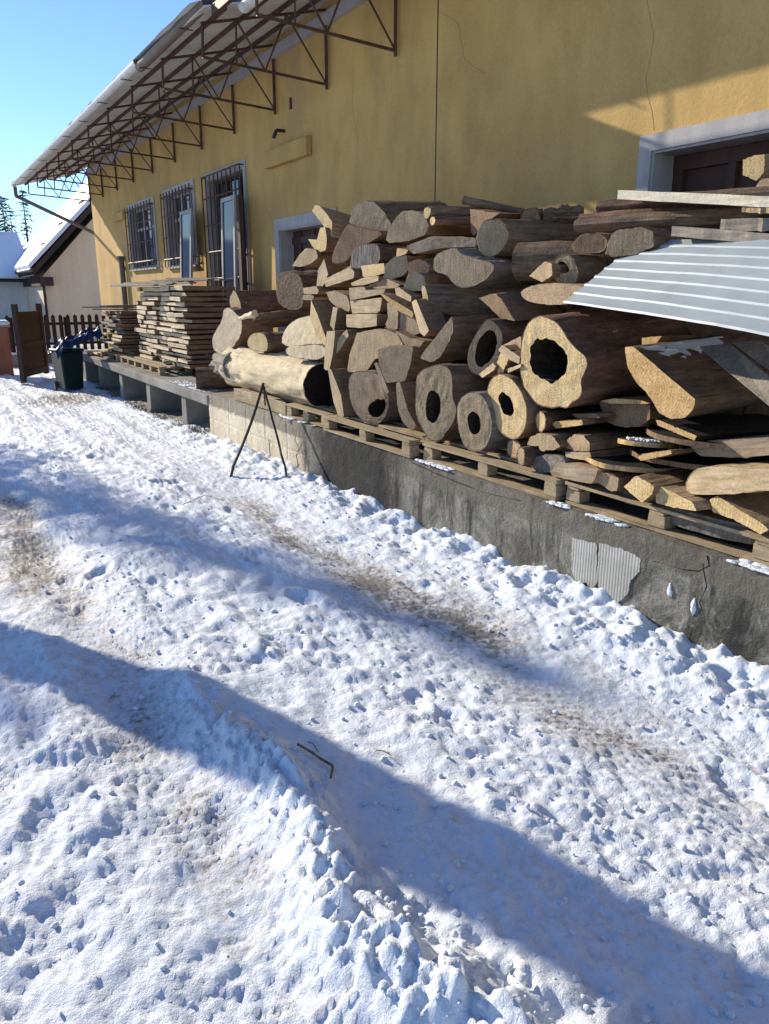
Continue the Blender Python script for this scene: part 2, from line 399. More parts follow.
def piece(name, label, poly, x, L=.9, hole=None, yaw=0., tilt=0., ext=None, cat=None, grain=False, **kw):
    """wood piece whose cut face has the traced outline on a plane at depth x; body runs along ext"""
    cx = sum(q[0] for q in poly) / len(poly); cy = sum(q[1] for q in poly) / len(poly)
    C = at(cx, cy, X=x); nrm = rot_z(Vector((-1, 0, 0)), R(yaw)); nrm.z = math.sin(R(tilt)); nrm.normalize()
    wv = Vector(ext).normalized() if ext else -nrm
    v = Vector((0, 0, 1)); u = v.cross(wv).normalized(); v = wv.cross(u).normalized()
    if grain:      # turn the local x axis along the piece so that the grain follows its length
        p2 = [on_plane(q[0], q[1], C, nrm) - C for q in poly]; a = [(p_.dot(u), p_.dot(v)) for p_ in p2]
        sxx = sum(q[0] ** 2 for q in a); syy = sum(q[1] ** 2 for q in a); sxy = sum(q[0] * q[1] for q in a); th = .5 * math.atan2(2 * sxy, sxx - syy)
        u, v = u * math.cos(th) + v * math.sin(th), v * math.cos(th) - u * math.sin(th)
    f = lambda q: (lambda d: (d.dot(u), d.dot(v), d.dot(wv)))(on_plane(q[0], q[1], C, nrm) - C)
    return solid(name, label, cat or name.replace('_', ' '), C, u, v, wv, [f(q) for q in poly], L, [f(q) for q in hole] if hole else None, **kw)

def rod(name, label, p, q, r0, r1=None, n=20, cat=None, flat=1., **kw):
    p = Vector(p); q = Vector(q); wv = (q - p).normalized(); L = (q - p).length
    v = Vector((0, 0, 1)); u = v.cross(wv).normalized(); v = wv.cross(u).normalized()
    out = [(r0 * math.cos(k * 2 * math.pi / 14), flat * r0 * math.sin(k * 2 * math.pi / 14)) for k in range(14)]
    tp = 0 if r1 is None else 1 - r1 / r0
    return solid(name, label, cat or name.replace('_', ' '), p, u, v, wv, out, L, n=n, taper=tp, **kw)
# ================================================================== GROUND
def grad_noise(x, y, seed):
    rs = np.random.RandomState(seed); ang = rs.rand(256, 256) * 2 * np.pi; gx = np.cos(ang); gy = np.sin(ang)
    xi = np.floor(x).astype(int); yi = np.floor(y).astype(int); xf = x - xi; yf = y - yi
    def g(ix, iy, dx, dy): return gx[ix & 255, iy & 255] * dx + gy[ix & 255, iy & 255] * dy
    fu = xf * xf * xf * (xf * (xf * 6 - 15) + 10); fv = yf * yf * yf * (yf * (yf * 6 - 15) + 10)
    a = g(xi, yi, xf, yf); b = g(xi + 1, yi, xf - 1, yf); c = g(xi, yi + 1, xf, yf - 1); d = g(xi + 1, yi + 1, xf - 1, yf - 1)
    return (a * (1 - fu) + b * fu) * (1 - fv) + (c * (1 - fu) + d * fu) * fv
def sstep(e0, e1, x): t = np.clip((x - e0) / (e1 - e0), 0, 1); return t * t * (3 - 2 * t)
def bumpf(x, c, wd): return np.exp(-((x - c) / wd) ** 2)
def snow_fields(X, Y):
    wx = X + .25 * grad_noise(X * .9, Y * .9, 50); 
    far = 1 - sstep(14, 24, Y)
    t1 = bumpf(wx, 2.52, .24) * (1 - .75 * sstep(6.2, 9.5, Y))           # right wheel track
    t2 = bumpf(wx, .66, .22)                             # left wheel track
    tr = np.clip(t1 + t2, 0, 1)
    base = -.13 * sstep(8, 13, Y) * (1 - sstep(24, 60, Y)) * 1.0
    h = base + .06 * grad_noise(X * .6, Y * .45, 1)
    b1 = 1 - np.abs(grad_noise(X * 3.1, Y * 2.6, 2)) * 2.2
    b2 = 1 - np.abs(grad_noise(X * 6.5, Y * 6.0, 3)) * 2.2
    b3 = grad_noise(X * 14, Y * 13, 4); b4 = grad_noise(X * 31, Y * 30, 5); b5 = grad_noise(X * 64, Y * 64, 6)
    left_l = sstep(1.35, .9, X) * sstep(4.5, 3.0, Y) * (1 - .5 * t2)
    lump = grad_noise(X * 1.1 + 7, Y * 1.1, 9)
    # churned middle strip, soft banks at the side and by the dock
    mid = bumpf(X, 1.55, .75); left = sstep(.35, -.2, X)
    rgh = .50 * (.62 + .6 * np.clip(lump + .3, 0, 1) + .35 * mid) * (1 - .72 * tr)
    crumb = .3 + .7 * sstep(-.15, .25, grad_noise(X * 1.3 + 3, Y * 1.0, 41) + .35 * sstep(1.6, 2.4, X))      # where the surface is broken into crumbs
    h += rgh * (.050 * grad_noise(X * 2.3, Y * 1.9, 12) + .078 * np.abs(grad_noise(X * 4.6, Y * 4.2, 13)) - .018 * (b1 - .5) - .020 * (b2 - .5) * sstep(-.2, .2, grad_noise(X * 2, Y * 2, 15)) + .022 * b3 * (.5 + crumb))
    h += (.0035 + .009 * crumb) * b4 + (.002 + .0045 * crumb) * b5 + .004 * crumb * np.abs(grad_noise(X * 45, Y * 43, 44))
    h += left_l * (.055 * np.abs(grad_noise(X * 3.6, Y * 3.2, 61)) + (.012 + .045 * sstep(-.1, .35, grad_noise(X * 1.7, Y * 1.5, 64))) * np.abs(grad_noise(X * 8.5, Y * 8, 62)) + .008 * b4)
    h += .030 * grad_noise(X * 4.2, Y * .55, 71) * (1 - .5 * tr) + .010 * np.abs(grad_noise(X * 18, Y * 17, 72)) * crumb
    # foot prints: round pits with raised rims
    rs = np.random.RandomState(3)
    for k in range(130):
        cx = rs.uniform(-1.2, 3.2); cy = .8 + 13 * rs.rand() ** 1.5; ang = rs.normal(0.1, .5)
        if abs(cx - 2.5) < .2 and rs.rand() < .7: continue
        sel = (np.abs(X - cx) < .4) & (np.abs(Y - cy) < .4)
        if not sel.any(): continue
        dx = X[sel] - cx; dy = Y[sel] - cy; u = dx * math.cos(ang) + dy * math.sin(ang); vv = -dx * math.sin(ang) + dy * math.cos(ang)
        r = np.sqrt((u / .07) ** 2 + (vv / .15) ** 2) + .35 * b3[sel] + .2 * b4[sel]
        dep = rs.uniform(.005, .022)
        h[sel] += -dep * (1 - sstep(.35, 1.25, r)) + dep * .5 * np.exp(-((r - 1.35) / .3) ** 2)
    # tyre tracks: pressed, with slanted tread blocks
    press = .045 * t1 + .04 * t2
    tread = np.sin((Y * 1.0 + np.abs((wx - .66)) * .8) * 2 * np.pi / .055) * np.sin((wx) * 2 * np.pi / .06)
    tread2 = np.sin((Y + wx * .9) * 2 * np.pi / .07)
    h += -press + .006 * np.tanh(2 * tread) * t2 * (grad_noise(X * 2.5, Y * 1.5, 20) > -.1) + .004 * tread2 * t1
    # pushed-up ridge to the right of the left track, and bank in the foreground
    rg = bumpf(wx, .98, .13) * sstep(3.4, 2.5, Y) + .5 * bumpf(wx, .98, .16) * sstep(5.5, 4, Y)
    h += rg * (.055 + .07 * np.abs(b3) + .05 * np.abs(grad_noise(X * 8, Y * 8, 63)) + .010 * b4)
    fg = sstep(2.0, 1.1, Y) * bumpf(X, 1.05, .35)
    h += fg * (.04 + .07 * np.abs(grad_noise(X * 5, Y * 5, 33)))
    # snow shovelled against the dock
    bk = sstep(2.85, 3.4, X + .12 * grad_noise(Y * 1.1, X * 0 + 3, 22)) * (1 - sstep(3.45, 3.6, X) * 0)
    nearf = 1 - sstep(9, 13, Y)
    h += bk * (.07 + .05 * (b1 - .5) + .06 * grad_noise(X * 4.5, Y * 4.5, 24) + .03 * b3) * (.35 + .65 * nearf)
    # ---- worn-through dirt
    g1 = grad_noise(X * .8, Y * .5, 30); g2 = grad_noise(X * 1.7, Y * 1.2, 31)
    dirt = .52 * t1 * (.62 + .9 * g2 + .9 * g1) * (1 - .7 * sstep(1.2, 2.0, 2.6 - Y))
    dirt += .34 * bumpf(wx, 2.45, .28) * bumpf(Y, 5.2, 1.6) + .35 * bumpf(wx, 2.6, .3) * bumpf(Y, 3.0, 1.2)
    dirt += .55 * t2 * (.55 + 1.2 * g1 + .6 * g2) * (1 - .35 * sstep(2.2, 3.2, Y) * 0) 
    dirt += .6 * bumpf(X, .45, .28) * bumpf(Y, 5.9, 1.7)
    dirt += .28 * mid * np.clip(g2 + g1 + .15, 0, 1)
    dirt += .85 * bumpf(X, 2.6, 1.1) * bumpf(Y, 16.6, .9) + .9 * sstep(3.38, 3.6, X) * sstep(10.4, 10.9, Y)
    dirt += .25 * bumpf(X, 3.1, .35) * bumpf(Y, 13, 3)
    dirt = np.clip(dirt, 0, 1) * (1 - .8 * sstep(25, 40, Y))
    dirt *= 1 - .9 * bk * nearf
    return h * np.where(Y > 30, .3, 1), dirt
def axis_pts(segs):
    out = []
    for a, b, s in segs: out += list(np.arange(a, b, s))
    return np.array(out)
xs = axis_pts([(-300, -40, 40), (-40, -8, 4), (-8, -2, .5), (-2, -.6, .1), (-.6, 3.62, .0125), (3.62, 6, .2), (6, 20, 2), (20, 300, 40)])
ys = [-60, -30, -12, -6, -3, -1.5, -.8, -.3, 0, .2, .4]
y = .55
while y < 24: ys.append(y); y += .0065 + .0052 * y
while y < 500: ys.append(y); y *= 1.12
ys = np.array(ys)
GX, GY = np.meshgrid(xs, ys)
GH, GD = snow_fields(GX, GY)
nx, ny = len(xs), len(ys)
me = bpy.data.meshes.new('snow_ground')
co = np.stack([GX.ravel(), GY.ravel(), GH.ravel()], 1).astype(np.float32)
me.vertices.add(nx * ny); me.vertices.foreach_set('co', co.ravel())
ii, jj = np.meshgrid(np.arange(nx - 1), np.arange(ny - 1)); a0 = (jj * nx + ii).ravel()
q = np.stack([a0, a0 + 1, a0 + nx + 1, a0 + nx], 1).astype(np.int32)
me.loops.add(q.size); me.loops.foreach_set('vertex_index', q.ravel())
me.polygons.add(len(q)); me.polygons.foreach_set('loop_start', np.arange(0, q.size, 4, dtype=np.int32)); me.polygons.foreach_set('loop_total', np.full(len(q), 4, dtype=np.int32))
me.polygons.foreach_set('use_smooth', np.ones(len(q), dtype=bool)); me.update(calc_edges=True)
at_ = me.attributes.new('dirt', 'FLOAT', 'POINT'); at_.data.foreach_set('value', GD.ravel().astype(np.float32))
ground = link('snow_ground', me, 'snow_ground'); tag(ground, kind='structure')
def gz(x, y):
    h, _ = snow_fields(np.array([[float(x)]]), np.array([[float(y)]])); return float(h[0, 0])

# loose clods of snow: one uncountable mass
rs = random.Random(5); vs = []; fs = []
ico = bmesh.new(); bmesh.ops.create_icosphere(ico, subdivisions=2, radius=1); iv = [v.co.copy() for v in ico.verts]; ifc = [[v.index for v in f.verts] for f in ico.faces]; ico.free()
pts = []
for k in range(2600):
    y = .9 + 11 * rs.random() ** 1.7; x = rs.choice([rs.gauss(1.0, .14), rs.gauss(3.1, .18), rs.uniform(-.2, 3.3), rs.uniform(1.1, 2.2)])
    if x > 3.4: continue
    pts.append((x, y))
PX = np.array([[p_[0] for p_ in pts]]); PY = np.array([[p_[1] for p_ in pts]]); PH, _ = snow_fields(PX, PY)
for (x, y), z in zip(pts, PH[0]):
    r = .003 + .013 * rs.random() ** 3; sd = rs.random() * 50; n0 = len(vs)
    for c in iv:
        f = 1 + .45 * noise.noise(c * 1.7 + Vector((sd, 0, 0))); vs.append((x + c.x * r * f, y + c.y * r * f, z + r * .25 + c.z * r * f * .75))
    fs += [tuple(i + n0 for i in f) for f in ifc]
me = bpy.data.meshes.new('snow_clods'); me.from_pydata(vs, [], fs); me.update()
tag(link('snow_clods', me, 'snow_clean', smooth=True), 'loose crumbs and clods of snow scattered over the trodden yard', 'snow', kind='stuff')

# ================================================================== DOCK
dock = empty('loading_dock', (DOCK, 5, 0), 'low grey concrete loading dock with stained cracked front carrying the timber pile', 'loading dock')
# front face as a relief grid, with a chipped top edge
yy = np.arange(-1.0, 10.46, .03); zc = np.linspace(-.3, TOP, 34)
vs = []; fs = []
for z in zc:
    for y in yy:
        e = noise.noise(Vector((y * 1.7, z * 3, 0))) * .008 + noise.noise(Vector((y * 9, z * 9, 4))) * .004
        top = max(0, (z - TOP + .07) / .07); e += top * (abs(noise.noise(Vector((y * 5, 1, 9)))) * .03)
        if y > 7.2 and abs((y - 7.2) / .62 - round((y - 7.2) / .62)) < .025: e += .006
        if y > 7.2 and abs(z - .24) < .014: e += .006
        zz = z - top * abs(noise.noise(Vector((y * 3.3, 7, 2)))) * .02
        # drifting cracks
        cy_ = 2.35 + .05 * math.sin(z * 14) + .03 * noise.noise(Vector((0, z * 8, 3)))
        
        vs.append((DOCK + e, y, zz))
m_ = len(yy)
for k in range(len(zc) - 1):
    for i in range(m_ - 1): a = k * m_ + i; fs.append((a, a + m_, a + m_ + 1, a + 1))
b0 = len(vs); 
for y in yy: vs.append((WALL, y, TOP))
for i in range(m_ - 1): a = (len(zc) - 1) * m_ + i; fs.append((a, b0 + i, b0 + i + 1, a + 1))
e0 = len(vs); vs += [(DOCK + .006, 10.46, -.3), (WALL, 10.46, -.3), (WALL, 10.46, TOP), (DOCK + .006, 10.46, TOP)]; fs.append((e0, e0 + 1, e0 + 2, e0 + 3))
me = bpy.data.meshes.new('retaining_wall'); me.from_pydata(vs, [], fs); me.update()
o = link('retaining_wall', me, 'dock_concrete', None, False); o.parent = dock; o.matrix_parent_inverse = Matrix.Translation(dock.location).inverted()
def crack(pts_, w_=.006):
    mb = MB()
    for (y0, z0), (y1, z1) in zip(pts_, pts_[1:]):
        for f in range(1):
            mb.bar((DOCK + .001, y0, z0), (DOCK + .001, y1, z1), w_ / 2, 5)
    return mb
for cp in ([(2.42, .57), (2.40, .52), (2.46, .47), (2.55, .45), (2.9, .43), (3.2, .46)], [(2.44, .52), (2.40, .40), (2.43, .30), (2.36, .18), (2.38, .05)],
           [(3.9, .53), (4.3, .50), (4.9, .52), (5.3, .55)], [(2.0, .5), (1.7, .47), (1.4, .5)], [(7.55, .50), (7.62, .36), (7.50, .30), (7.60, .2), (7.55, .10), (7.66, -.02)], [(8.35, .26), (8.33, .05)]):
    crack(cp).build('crack', 'char', dock)
# pale scraped plaster left on the front, combed with a toothed trowel
def scraped(pxs, nm='plaster_patch'):
    P_ = [at(a_, b_, X=DOCK) for a_, b_ in pxs]; P_ = [(p_.y, p_.z) for p_ in P_]
    P_ = resample(P_, 90); P_ = [(p_[0] + .008 * noise.noise(Vector((p_[0] * 40, p_[1] * 40, 0))), p_[1] + .012 * noise.noise(Vector((p_[0] * 40, p_[1] * 40, 3)))) for p_ in P_]
    MB().prism([(DOCK - .006, y_, z_) for y_, z_ in P_], (.02, 0, 0)).build(nm, 'ribbed_plaster', dock)
scraped([(573, 538), (597, 543), (598, 580), (593, 590), (585, 582), (578, 586), (572, 570)])
scraped([(600, 543), (623, 549), (641, 558), (640, 572), (631, 580), (628, 594), (618, 603), (601, 598), (598, 575)])
# slab on cross walls
mb = MB(); 
ysl = np.arange(10.47, 20.2, .25); pts_ = []
mb.box(DOCK - .02, WALL, 10.47, 20.1, .40, .545)
sl_ = mb.build('slab', 'concrete', dock, bevel=.012)
for y in (11.75, 13.85, 15.9, 17.9, 19.6):
    MB().box(DOCK + .03, DOCK + .62, y - .12, y + .12, -.4, .399, .006).build('support_wall', 'concrete', dock, bevel=.006)
MB().box(DOCK + 1.4, DOCK + 1.5, 10.6, 20.0, -.4, .398).build('back_wall', 'concrete', dock)

ico_ = bmesh.new(); bmesh.ops.create_icosphere(ico_, subdivisions=2, radius=1); iv = [v_.co.copy() for v_ in ico_.verts]; ifc = [[v_.index for v_ in f_.verts] for f_ in ico_.faces]; ico_.free()
def patch_snow(name, y0, y1, x0, x1, z, th, label, seed):
    """wind-blown remnant: many flattened overlapping lumps"""
    r_ = random.Random(seed); vs = []; fs = []
    for k in range(int((y1 - y0) * 170)):
        y = (y0 + y1) / 2 + (y1 - y0) * .5 * max(-1, min(1, r_.gauss(0, .42)))
        if noise.noise(Vector((y * 4, seed, 0))) < -.12: continue
        x = x0 + (x1 - x0) * r_.random() ** 1.6; rr = r_.uniform(.010, .028); sd_ = r_.random() * 40; n0 = len(vs)
        for c in iv:
            f_ = 1 + .4 * noise.noise(c * 1.5 + Vector((sd_, 0, 0))); vs.append((max(x + c.x * rr * f_, x0 - .012), y + c.y * rr * 1.6 * f_, z + c.z * min(rr * .3, th) * f_))
        fs += [tuple(i + n0 for i in q_) for q_ in ifc]
    me = bpy.data.meshes.new(name); me.from_pydata(vs, [], fs); me.update()
    return tag(link(name, me, 'snow_clean', smooth=True), label, 'snow', kind='stuff')
patch_snow('snow_patch', 1.55, 2.35, DOCK + .005, DOCK + .09, TOP, .03, 'narrow line of snow on the dock edge below the near pallet', 1)
patch_snow('snow_patch', 3.0, 3.65, DOCK + .005, DOCK + .06, TOP, .018, 'thin frost line on the dock edge under the pallet with grey boards', 2)
patch_snow('snow_patch', 4.75, 5.22, DOCK + .0, DOCK + .10, TOP, .035, 'small bluish snow lump on the dock edge between two pallets', 3)
patch_snow('snow_patch', 7.2, 8.1, DOCK + .01, DOCK + .12, TOP, .02, 'snow on the dock edge inside the openings of the sunlit pallet', 4)
patch_snow('snow_patch', 10.9, 12.6, DOCK + .05, DOCK + .3, .545, .02, 'dusting of snow on the far slab beside the sawn timber', 5)
for (yy_, zz_) in ((2.62, .30), (2.46, .26)):
    vs = [(DOCK - .004 + c.x * .012, yy_ + c.y * .016 * (1 + 1.4 * noise.noise(c * 2 + Vector((0, yy_ * 5, 0)))), zz_ + c.z * .035 * (1 + 1.3 * noise.noise(c * 1.6 + Vector((yy_ * 9, 0, 0))))) for c in iv]
    me = bpy.data.meshes.new('snow_clump'); me.from_pydata(vs, [], ifc); me.update()
    tag(link('snow_clump', me, 'snow_clean', smooth=True), 'taller white snow splat stuck on the dock front left of the crack' if zz_ > .28 else 'smaller white snow splat stuck on the dock front beside the crack', 'snow clump')

# ================================================================== PALLETS
def pallet(y0, y1, x0, label, zb=TOP, depth=1.15, mat='pallet_wood', blocks=3, yaw=0):
    t = empty('pallet', (x0, (y0 + y1) / 2, zb), label, 'pallet', 'wooden pallets on the dock')
    r = random.Random(int(y0 * 100)); z = zb + .002
    for k in range(3):
        xk = x0 + (depth - .1) * k / 2
        MB().box(xk, xk + .10, y0, y1, z, z + .022, .003).build('bottom_board', mat, t)
        for q in range(blocks):
            yk = y0 + (y1 - y0 - .12) * q / (blocks - 1)
            MB().box(xk + .003, xk + .097, yk, yk + .12, z + .024, z + .10, .003).build('block', mat, t, bevel=.003)
    for q in range(blocks):
        yk = y0 + (y1 - y0 - .12) * q / (blocks - 1)
        MB().box(x0, x0 + depth, yk + .01, yk + .11, z + .102, z + .122, .003).build('stringer', mat, t)
    nd = max(3, int(depth / .17))
    for k in range(nd):
        xk = x0 + (depth - .11) * k / (nd - 1)
        MB().box(xk - (.006 if k == 0 else 0), xk + .10 + r.uniform(-.01, .01), y0 - r.uniform(0, .01), y1 + r.uniform(0, .01), z + .124, z + .145, .003).build('deck_board', mat, t)
    return t
pallet(8.35, 9.55, 3.52, 'pale sunlit pallet with a closed front under the big barkless log')
MB().box(3.500, 3.518, 7.95, 9.58, TOP + .004, TOP + .15, .004).build('plank', 'pallet_wood', bevel=.004)['label'] = 'pale upright board closing the front of the sunlit pallet'
bpy.data.objects['plank']['category'] = 'plank'
pallet(6.95, 7.92, 3.50, 'sunlit pallet with two open gaps at the near end of the big barkless log')
pallet(5.30, 6.90, 3.44, 'pallet jutting slightly over the dock edge below the leaning planks')
pallet(3.62, 5.18, 3.50, 'shaded pallet carrying the row of upright hollow log rings')
pallet(2.10, 3.56, 3.53, 'near pallet under the flat slabs and grey boards')
pallet(13.5, 16.4, 3.62, 'long thin crate-like pallet along the far slab under the tall lumber stack', zb=.547, blocks=6, depth=1.05)
pallet(16.7, 18.3, 3.62, 'pallet under the shorter dark lumber stack', zb=.547, depth=1.05)

# ================================================================== WAREHOUSE
wh = empty('warehouse', (WALL, 10, 0), 'long ochre plastered warehouse with barred windows, truss canopy and brown doors', 'warehouse')
YE0, YE1, ZT = -8.0, 26.95, 5.72
# openings in the wall plane: y0,y1,z0,z1
OP = [(19.9, 22.3, 2.55, 4.05), (16.85, 18.85, 2.52, 4.07), (13.95, 15.9, .62, 4.06), (10.6, 12.48, .62, 2.92), (2.3, 4.81, .62, 3.04)]
ycuts = sorted(set([YE0, YE1] + [v for o_ in OP for v in o_[:2]])); zcuts = sorted(set([-.4, ZT] + [v for o_ in OP for v in o_[2:]]))
mb = MB(); vi = {}
for i, y in enumerate(ycuts):
    for k, z in enumerate(zcuts): vi[i, k] = len(mb.v); mb.v.append((WALL, y, z))
for i in range(len(ycuts) - 1):
    for k in range(len(zcuts) - 1):
        yc = (ycuts[i] + ycuts[i + 1]) / 2; zc_ = (zcuts[k] + zcuts[k + 1]) / 2
        if any(o_[0] < yc < o_[1] and o_[2] < zc_ < o_[3] for o_ in OP): continue
        mb.f.append((vi[i, k], vi[i, k + 1], vi[i + 1, k + 1], vi[i + 1, k]))
n0 = len(mb.v); mb.v += [(WALL, YE1, -.4), (WALL, YE1, ZT), (WALL + 9, YE1, ZT + 2.4), (WALL + 9, YE1, -.4)]; mb.f.append((n0, n0 + 1, n0 + 2, n0 + 3))
n0 = len(mb.v); mb.v += [(WALL, YE0, -.4), (WALL, YE0, ZT), (WALL + 9, YE0, ZT + 2.4), (WALL + 9, YE0, -.4)]; mb.f.append((n0 + 3, n0 + 2, n0 + 1, n0))
mb.build('wall', 'yellow_plaster', wh)
MB().prism([(WALL - .02, YE1, ZT + .02), (WALL - .02, YE1, ZT + .12), (WALL + 9, YE1, ZT + 2.55), (WALL + 9, YE1, ZT + 2.45)], (0, YE0 - YE1, 0)).build('roof', 'roof_sheet', wh)
MB().box(WALL - .09, WALL - .003, YE0, YE1, ZT - .30, ZT - .16).build('cornice', 'white_frame', wh)
MB().box(WALL - .005, WALL - .001, 7.965, 7.98, .6, 5.3).build('crack', 'iron', wh)
for cp in ([(7.97, 4.9), (7.6, 4.7), (7.45, 4.3), (7.1, 4.1)], [(4.81, 3.2), (4.95, 3.6), (4.9, 3.9), (5.1, 4.4), (5.05, 4.9)], [(9.9, 4.75), (9.95, 4.3), (9.8, 3.9), (9.86, 3.5)], [(16.3, 4.5), (16.4, 4.0), (16.3, 3.4)], [(12.7, 3.0), (13.0, 3.3), (13.1, 3.7)]):
    mb = MB(); cp = resample(cp[:-1] + [cp[-1]] + cp[-2:0:-1], 24)[:13]
    cp = [(a_ + .03 * noise.noise(Vector((a_ * 9, b_ * 9, 1))), b_) for a_, b_ in cp]
    for (y0_, z0_), (y1_, z1_) in zip(cp, cp[1:]): mb.bar((WALL - .0005, y0_, z0_), (WALL - .0005, y1_, z1_), .0016, 4)
    mb.build('crack', 'pipe_metal', wh)
MB().box(WALL - .10, WALL - .002, 11.2, 12.8, 3.88, 4.14, .004).build('plaster_ledge', 'yellow_plaster', wh, bevel=.01)
MB().box(WALL - .10, WALL - .002, 22.7, 23.9, 3.86, 4.06, .004).build('plaster_ledge', 'yellow_plaster', wh, bevel=.01)
mb = MB().bar((WALL, 12.15, 4.36), (WALL - .14, 12.15, 4.36), .025, 8); mb.bar((WALL - .14, 12.15, 4.36), (WALL - .17, 12.2, 4.25), .03, 8); mb.build('wall_hook', 'iron', wh)
MB().box(WALL - .02, WALL - .001, 11.85, 11.9, 4.62, 4.78).build('wall_mark', 'iron', wh)

def reveal(o_, t, depth=.22, wdt=.12):
    y0, y1, z0, z1 = o_
    mb = MB()
    for (a, b, c, d) in ((y0 - wdt, y0, z0, z1 + wdt), (y1, y1 + wdt, z0, z1 + wdt), (y0, y1, z1, z1 + wdt)):
        mb.box(WALL - .022, WALL + .001, a, b, c, d)
    mb.box(WALL + .002, WALL + depth, y0 - .002, y0 + .02, z0, z1); mb.box(WALL + .002, WALL + depth, y1 - .02, y1 + .002, z0, z1)
    mb.box(WALL + .002, WALL + depth, y0 + .021, y1 - .021, z1 - .02, z1 + .002); mb.box(WALL + .002, WALL + depth, y0 + .021, y1 - .021, z0 - .002, z0 + .02)
    return mb
def grille(y0, y1, z0, z1, parent, rows, xo=.10, n=8):
    g = MB()
    for k in range(n + 1): y = y0 + (y1 - y0) * k / n; g.bar((WALL - xo, y, z0), (WALL - xo, y, z1), .014, 5)
    for z in rows: g.bar((WALL - xo - .012, y0, z), (WALL - xo - .012, y1, z), .016, 5)
    for z in (rows[0], rows[-1]):
        for y in (y0, y1): g.bar((WALL - xo, y, z), (WALL + .02, y, z), .012, 5)
    return g.build('grille', 'black_steel', parent)
for i, o_ in enumerate(OP[:3]):
    y0, y1, z0, z1 = o_
    wd = reveal(o_, None).build('window', 'white_frame', wh)
    MB().box(WALL + .20, WALL + .21, y0, y1, z0, z1).build('pane', 'glass', wd)
    f = MB()
    for q in range(4): yq = y0 + (y1 - y0 - .07) * q / 3; f.box(WALL + .15, WALL + .20, yq, yq + .07, z0, z1)
    for zq in (z0, (z0 + z1) / 2 + .2, z1 - .07): f.box(WALL + .149, WALL + .199, y0, y1, zq, zq + .07)
    f.build('frame', 'gate_wood' if i == 2 else 'white_frame', wd)
    zb = z0 if i < 2 else 1.0
    rows = [zb + .15, zb + .62, zb + 1.08, z1 - .06] if i < 2 else [1.2, 1.7, 2.2, 2.7, 3.2, 3.7, 4.1]
    grille(y0 - .06, y1 + .06, zb - .02, z1 + .04, wd, rows, .10, 9)
    if i < 2: MB().box(WALL - .08, WALL + .0, y0 - .1, y1 + .1, z0 - .05, z0 - .005).build('sill', 'white_frame', wd)
# small brown door
o_ = OP[3]; d = reveal(o_, None, .25, .17).build('door', 'white_frame', wh)
MB().box(WALL + .24, WALL + .28, o_[0], o_[1], o_[2], o_[3]).build('door_leaf', 'brown_paint', d)
mb = MB()
for k in range(4): mb.box(WALL + .215, WALL + .239, o_[0] + .05 + .49 * k, o_[0] + .12 + .49 * k, o_[2], o_[3] - .02)
mb.box(WALL + .21, WALL + .238, o_[0], o_[1], 2.7, 2.8); mb.build('door_rail', 'brown_paint', d)
# big dark doorway
o_ = OP[4]; d = reveal(o_, None, .30, .13).build('door', 'white_frame', wh)
MB().box(WALL + .30, WALL + .34, o_[0], o_[1], o_[2], o_[3]).build('door_leaf', 'brown_paint', d)
mb = MB()
for (a, b) in ((o_[1] - .12, o_[1] - .02), (o_[1] - .62, o_[1] - .55), (3.6, 3.68), (2.9, 2.98)): mb.box(WALL + .25, WALL + .299, a, b, o_[2], o_[3] - .02)
mb.box(WALL + .245, WALL + .298, o_[0], o_[1], o_[3] - .14, o_[3] - .03); mb.box(WALL + .24, WALL + .297, o_[0], o_[1], 2.2, 2.3)
mb.build('door_rail', 'brown_paint', d)

# ---- canopy
EX, EZ = 3.63, 5.25                       # eave line
canopy = None
def roof_z(x): return EZ + (x - EX) / (WALL - EX) * .46
def sheet(pts, name, mat, parent, th=.02):
    vs = [(x, y, roof_z(x)) for x, y in pts]
    return MB().prism(vs, (0, 0, th)).build(name, mat, parent)
YN, YS, YF = 5.0, 10.25, 28.9            # near end, step, far end
sh = sheet([(EX, YS), (EX, YF), (WALL, YF), (WALL, YS)], 'canopy_sheet', 'roof_sheet', wh)
sheet([(4.18, YN), (4.18, YS - .002), (WALL, YS - .002), (WALL, YN)], 'canopy_sheet', 'roof_sheet', wh)
MB().box(3.70, 3.76, YN, YS - .05, 5.16, 5.27).build('edge_beam', 'black_steel', wh)
for x in (3.9, 4.35, 4.8, 5.2): MB().box(x - .022, x + .022, YN if x > 4 else YS, YF, roof_z(x) - .05, roof_z(x) - .004).build('purlin', 'black_steel', wh)
TY = [5.19] + [8.8 + 1.805 * k for k in range(11)]
